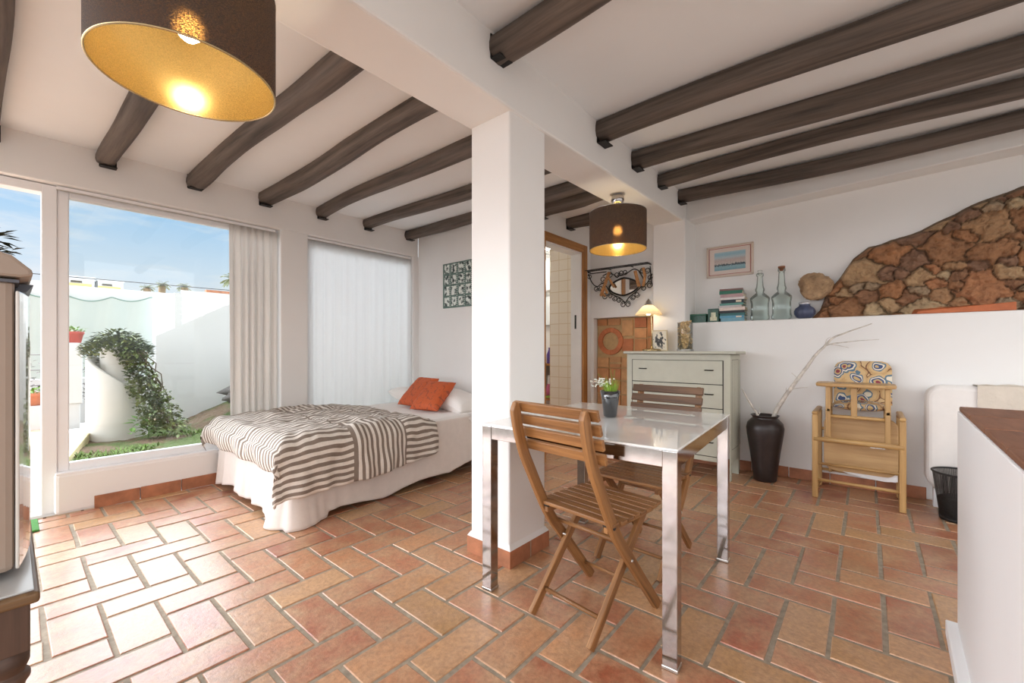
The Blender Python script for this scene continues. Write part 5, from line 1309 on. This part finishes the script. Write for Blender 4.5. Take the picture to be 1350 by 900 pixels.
for k in range(7):
    p = V((cx, cy, 1.1)); pts = [p+rt*.2]; q = rnd(.0, .15)
    for s_ in range(1, 9): u = s_/8; pts.append(V((cx, cy, 0))+rt*(.18+.40*u+q)+fwd*(rnd(-.12, .05))+V((0, 0, 1.16-.98*u)))
    b.tube(pts, .006, 5)
b.build('stems', plain('vine_stem', srgb(92,78,58), .8), t)
b = MB()
for k in range(46):
    a = rnd(0, 2*PI); c = V((.98, 6.02, .14))+V((rnd(-.14, .14), rnd(-.05, .05), rnd(0, .18))); leaf(b, c, (math.cos(a), math.sin(a), rnd(-.2, .7)), rnd(.06, .1), .028)
b.tube([(.98, 6.02, .1), (1.0, 6.02, .34)], .004, 5)
tag(b.build('young_plant', plain('fresh_leaf', srgb(120,160,84), .5, nscale=20, var=.25), recalc=False), 'young broad-leaved plant at the foot of the spiral planter', 'plant')
# diagonal-topped white wall to the right
struct_l = []
b = MB(); A0 = V((1.235, 7.09, 0)); B0 = V((4.4, 6.35, 0)); 
def wallslab(b, A, B, z0, zA, zB, th=.18):
    d = (B-A).normalized(); n_ = V((-d.y, d.x, 0))*th
    b.add([A+V((0,0,z0)), B+V((0,0,z0)), B+V((0,0,zB)), A+V((0,0,zA)), A+n_+V((0,0,z0)), B+n_+V((0,0,z0)), B+n_+V((0,0,zB)), A+n_+V((0,0,zA))], [(0,1,2,3),(4,7,6,5),(0,4,5,1),(1,5,6,2),(2,6,7,3),(3,7,4,0)])
wallslab(b, V((1.235, 7.09, 0)), V((2.05, 6.95, 0)), -.1, 1.25, 1.74); wallslab(b, V((2.05, 6.95, 0)), V((5.0, 6.6, 0)), -.1, 1.74, 2.9)
tag(b.build('stair_wall', 'stucco2'), 'tall white wall with a diagonal top rising right, behind the ivy', 'wall')
# far boundary wall with a net
b = MB(); b.box((-3, 12.2, -.2), (2.9, 12.4, 2.36)); tag(b.build('boundary_wall', 'stucco2', bevel=.02), 'long low white boundary wall across the far side of the terrace', 'wall')
def net(u, v):
    x = .10+1.95*u; zt_ = 2.20-.09*abs(math.sin(u*9.5))-.05*math.sin(u*4); return (x, 12.15+.02*math.sin(u*25+v*4), zt_-v*2.25)
b = MB(); b.grid(net, 60, 16, (1, 1)); o = b.build('garden_net', cloth_trans('pale_green_net', srgb(222, 232, 227), .4, .25), recalc=False); tag(o, 'pale green netting sagging in scallops over the far white wall', 'net')
b = MB(); b.tube([V(net(k/60, 0))+V((0, -.01, 0)) for k in range(61)], .012, 5); tag(b.build('net_cord', plain('cord_green', srgb(120,150,140), .8)), 'wavy cord along the top of the pale green netting', 'cord')
# louvred white gate panel behind diagonal wall
t = thing('slatted_gate', 'white horizontal-slatted panel between the far wall and the diagonal wall', 'gate', (3.2, 11.2, 0))
b = MB(); b.box((2.30, 11.4, -.1), (2.42, 11.52, 2.30)); b.box((4.9, 11.4, -.1), (5.0, 11.52, 2.25)); b.build('gate_post', 'stucco2', t)
b = MB()
for k in range(17): b.box((2.42, 11.43, .1+k*.135), (4.9, 11.46, .1+k*.135+.112))
b.build('slats', 'upvc', t)
# low wall, post, pots
b = MB(); b.box((-2.0, 8.6, -.05), (.66, 8.85, .31)); tag(b.build('garden_low_wall', 'stucco2', bevel=.01), 'knee-high white wall behind the glazed door', 'wall')
b = MB(); b.box((.53, 8.57, .31), (.68, 8.82, 1.17)); tag(b.build('garden_post', 'stucco2', bevel=.01), 'square white garden post carrying the red pot', 'post')
def pot(label, x, y, z, r, h, nl, col):
    t = thing('flower_pot', label, 'pot', (x, y, z)); b = MB(); b.lathe([(0, 0), (r*.7, 0), (r*.95, h*.75), (r*1.05, h*.78), (r*1.05, h), (r*.95, h), (r*.9, h*.85), (0, h*.85)], (x, y, z), 20); b.build('pot', plain('clay_'+label[:4], col, .7, nscale=10, var=.15), t)
    b = MB()
    for k in range(nl): a = rnd(0, 2*PI); q = rnd(0, r); leaf(b, (x+q*math.cos(a), y+q*math.sin(a), z+h*.85+rnd(0, r*.8)), (math.cos(a), math.sin(a), rnd(0, 1)), rnd(.04, .07), .015)
    b.build('leaves', 'green_leaf', t, recalc=False)
pot('red clay pot with a small plant on top of the white garden post', .605, 8.69, 1.171, .10, .16, 60, srgb(176,72,58))
pot('orange clay pot with a pale plant on the knee-high white wall', .22, 8.72, .311, .11, .17, 70, srgb(198,128,96))
t = thing('garden_railing', 'thin metal garden railing with climbers behind the low white wall', 'railing', (.4, 9.1, .3))
b = MB()
for z in (1.0, .78, .56, .42): b.tube([(-1.6, 9.1, z), (1.3, 9.1, z)], .008, 5)
for k in range(8): b.tube([(-1.6+k*.42, 9.1, .0), (-1.6+k*.42, 9.1, 1.02)], .010, 5)
b.build('rails', plain('grey_rail', srgb(150,148,146), .5, .4), t)
b = MB()
for k in range(360):
    x = rnd(-.3, 1.2); z = .30+abs(random.gauss(0, .28)); a = rnd(0, 6.3); leaf(b, (x, 9.1+rnd(-.12, .12), z), (math.cos(a), math.sin(a), rnd(-.5, .8)), rnd(.05, .09), .022)
tag(b.build('shrub', plain('dusk_leaf', srgb(96,88,84), .7, nscale=10, var=.4), recalc=False, origin=(.45, 9.1, 0)), 'sparse dark shrub tangled in the thin garden railing', 'shrub')
b = MB(); b.box((-3, 9.6, -.1), (3.0, 9.75, .62)); tag(b.build('rear_planter_wall', 'stucco2'), 'low white kerb wall behind the garden railing', 'wall')
# dark rock with tarp at right
bm = bmesh.new(); bmesh.ops.create_icosphere(bm, subdivisions=4, radius=1)
for v in bm.verts: n_ = v.co.normalized(); q = 1+.42*mn.noise(n_*2.1+V((8, 1, 2)))+.14*mn.fractal(n_*4, 1, 2, 4); v.co = V((n_.x*.75*q, n_.y*.42*q, max(-.3, n_.z)*(.40+.22*n_.x)*q))
me = bpy.data.meshes.new('garden_rock'); bm.to_mesh(me); bm.free(); me.materials.append(plain('dark_rock', srgb(78,74,70), .8, nscale=8, var=.5, bstr=1, bdist=.04)); me.polygons.foreach_set('use_smooth', [True]*len(me.polygons))
o = bpy.data.objects.new('garden_rock', me); C.objects.link(o); o.location = (2.52, 6.15, .48); tag(o, 'dark jagged rock at the foot of the diagonal white wall', 'rock')
bm = bmesh.new(); bmesh.ops.create_icosphere(bm, subdivisions=3, radius=1)
for v in bm.verts: n_ = v.co.normalized(); q = 1+.25*mn.noise(n_*2)+.08*mn.fractal(n_*5, 1, 2, 3); v.co = V((n_.x*.30*q, n_.y*.16*q, n_.z*.11*q))
me = bpy.data.meshes.new('garden_stone'); bm.to_mesh(me); bm.free(); me.materials.append(M['boulder'])
o = bpy.data.objects.new('garden_stone', me); C.objects.link(o); o.location = (2.0, 5.55, .36); tag(o, 'tan stone lying below the dark rock in the garden', 'stone')
# distant buildings
def house(label, x, y, w, d, h, band, z0=-1):
    t = thing('distant_house', label, 'building', (x+w/2, y+d/2, z0)); b = MB(); b.box((x, y, z0), (x+w, y+d, h)); b.build('walls', 'stucco2', t)
    b = MB(); b.box((x-.02, y-.06, h-.95), (x+w*.9, y, h-.35)); b.build('wall_band', plain('cream_band', srgb(*band), .9), t)
    b = MB(); 
    b.box((x+w*.15, y-.03, h-.30), (x+w*.55, y+.05, h-.18))
    b.build('window_opening', 'chestedge', t)
    b = MB(); b.box((x-.05, y-.1, h), (x+w+.05, y+d+.05, h+.10)); b.build('roof_slab', 'stucco2', t)
house('distant white and yellow flat-roofed house left of centre beyond the wall', 2.3, 38, 1.25, 6, 5.6, (222,192,124))
house('distant white and yellow house seen through the glazed door', -.6, 38, 1.9, 6, 5.1, (222,192,124))
house('distant white house with yellow terrace wall, right of its neighbour', 3.72, 38, 1.2, 6, 5.55, (220,188,118))
house('distant low house with a red roof edge near the curtain', 8.3, 33, 1.9, 5, 4.6, (238,230,220), 0)
b = MB(); b.box((8.2, 32.6, 4.78), (10.4, 32.95, 4.95)); tag(b.build('red_roof', 'terracotta'), 'thin red tiled roof edge among the distant houses', 'roof')
def palm(label, x, y, ztop, r, n):
    t = thing('palm_tree', label, 'tree', (x, y, 0)); b = MB(); b.tube([(x, y, 0), (x+.1, y, ztop)], .22, 8); b.build('trunk', plain('palm_trunk', srgb(140,116,84), .9), t)
    b = MB()
    for k in range(n):
        a = rnd(0, 2*PI); e = rnd(-.1, 1.2); prev = V((x+.1, y, ztop)); dirv = V((math.cos(a)*math.cos(e), math.sin(a)*math.cos(e), math.sin(e)))
        for s_ in range(5):
            nx = prev+dirv*(r/5); 
            for q in range(5):
                p = prev.lerp(nx, q/5); sd = dirv.cross(V((0,0,1))); sd = sd.normalized() if sd.length > .01 else V((1,0,0)); 
                for sg in (-1, 1): leaf(b, p, sd*sg+dirv*.6+V((0,0,-.3)), r*.28, r*.02)
            prev = nx; dirv = (dirv+V((0, 0, -.28))).normalized()
    b.build('fronds', plain('palm_green', srgb(120,124,72), .7, nscale=1, var=.3), t, recalc=False)
palm('distant bushy palm crown, leftmost above the far wall', 6.05, 38, 5.3, .45, 24)
palm('distant palm, left one of the pair in the middle of the clear window', 7.5, 41.5, 6.0, .55, 24)
palm('distant palm, right one of the pair in the middle of the clear window', 8.9, 41.5, 6.0, .55, 24)
palm('distant taller palm beside the gathered curtain', 12.3, 41.5, 7.0, 1.0, 30)
t = thing('overhead_wire', 'thin overhead wire crossing the sky beyond the far wall', 'wire', (9, 20, -1))
b = MB(); b.tube([(-4+26*k/20, 20, 3.50+.018*(-4+26*k/20)-.1*math.sin(PI*k/20)) for k in range(21)], .014, 5); b.build('wire', 'mattblack', t)
for x in (-4, 22): b = MB(); b.tube([(x, 20, -1), (x, 20, 4.1)], .07, 8); b.build('pole', 'teak_dark', t)
b = MB(); b.box((-60, 13, -1.5), (60, 120, -1.0)); struct(b.build('far_ground', 'stucco2'), 'far ground')

# ------------------------------------------------------------------ world
w = bpy.data.worlds.new('sky'); S.world = w; w.use_nodes = True; nt = w.node_tree; nt.nodes.clear()
out = N(nt, 'ShaderNodeOutputWorld'); bg = N(nt, 'ShaderNodeBackground'); nt.links.new(bg.outputs[0], out.inputs[0])
tc = N(nt, 'ShaderNodeTexCoord'); sp = N(nt, 'ShaderNodeSeparateXYZ'); nt.links.new(tc.outputs['Generated'], sp.inputs[0])
z = sp.outputs[2]
grad = ramp(nt, z, [(0.0, srgb(236,240,244)), (.07, srgb(230,238,246)), (.15, srgb(212,232,249)), (.26, srgb(164,210,248)), (1, srgb(120,176,235))])
mp = N(nt, 'ShaderNodeMapping'); mp.inputs['Scale'].default_value = (1.6, 1.6, 7); nt.links.new(tc.outputs['Generated'], mp.inputs[0])
cl = noise_tex(nt, mp.outputs[0], 2.2, 6, .6); clf = ramp(nt, cl, [(.46, (0,0,0,1)), (.66, (.9,.9,.9,1))])
sky = mixc(nt, clf, grad, srgb(246,248,250))
# unseen bright zones added to the sky, high up and sideways, as room fill
hi = ramp(nt, z, [(.26, (0,0,0,1)), (.35, (1,1,1,1))])
dy = math_n(nt, 'GREATER_THAN', sp.outputs[1], -.15)
sky = mixc(nt, math_n(nt, 'MULTIPLY', hi, dy), sky, (8.0, 8.4, 9.1, 1))
def fill_lobe(sky, d, lo, hi_, col):
    dt = N(nt, 'ShaderNodeVectorMath', operation='DOT_PRODUCT'); nt.links.new(tc.outputs['Generated'], dt.inputs[0]); dt.inputs[1].default_value = V(d).normalized()
    bk = ramp(nt, dt.outputs['Value'], [(lo, (0,0,0,1)), (hi_, (1,1,1,1))])
    return mixc(nt, math_n(nt, 'MULTIPLY', bk, ramp(nt, z, [(.0, (0,0,0,1)), (.05, (1,1,1,1))])), sky, col)
sky = fill_lobe(sky, (-.95, .05, .2), .35, .8, (2.6, 2.6, 2.7, 1))
sky = fill_lobe(sky, (-.80, .60, .12), .70, .92, (8.0, 8.3, 8.8, 1))
sky = fill_lobe(sky, (-.45, -.9, .2), .35, .9, (2.2, 2.15, 2.1, 1))
low = ramp(nt, z, [(.0, (1,1,1,1)), (.004, (0,0,0,1))])
nt.links.new(math_n(nt, 'MULTIPLY', math_n(nt, 'LESS_THAN', z, 0.0), 1.0), bg.inputs['Strength']) if False else None
sky = mixc(nt, math_n(nt, 'LESS_THAN', z, -.002), sky, (.8, .76, .72, 1))
nt.links.new(sky, bg.inputs['Color']); bg.inputs['Strength'].default_value = 1.0

S.view_settings.view_transform = 'Standard'; S.view_settings.look = 'None'; S.view_settings.gamma = 1; S.view_settings.exposure = 0.0
S.view_settings.use_curve_mapping = False
cy_ = S.cycles
cy_.max_bounces = 12; cy_.diffuse_bounces = 6; cy_.glossy_bounces = 4; cy_.transmission_bounces = 8; cy_.transparent_max_bounces = 16
cy_.use_denoising = True; cy_.sample_clamp_indirect = 8; cy_.caustics_reflective = False; cy_.caustics_refractive = False
bpy.context.view_layer.update()
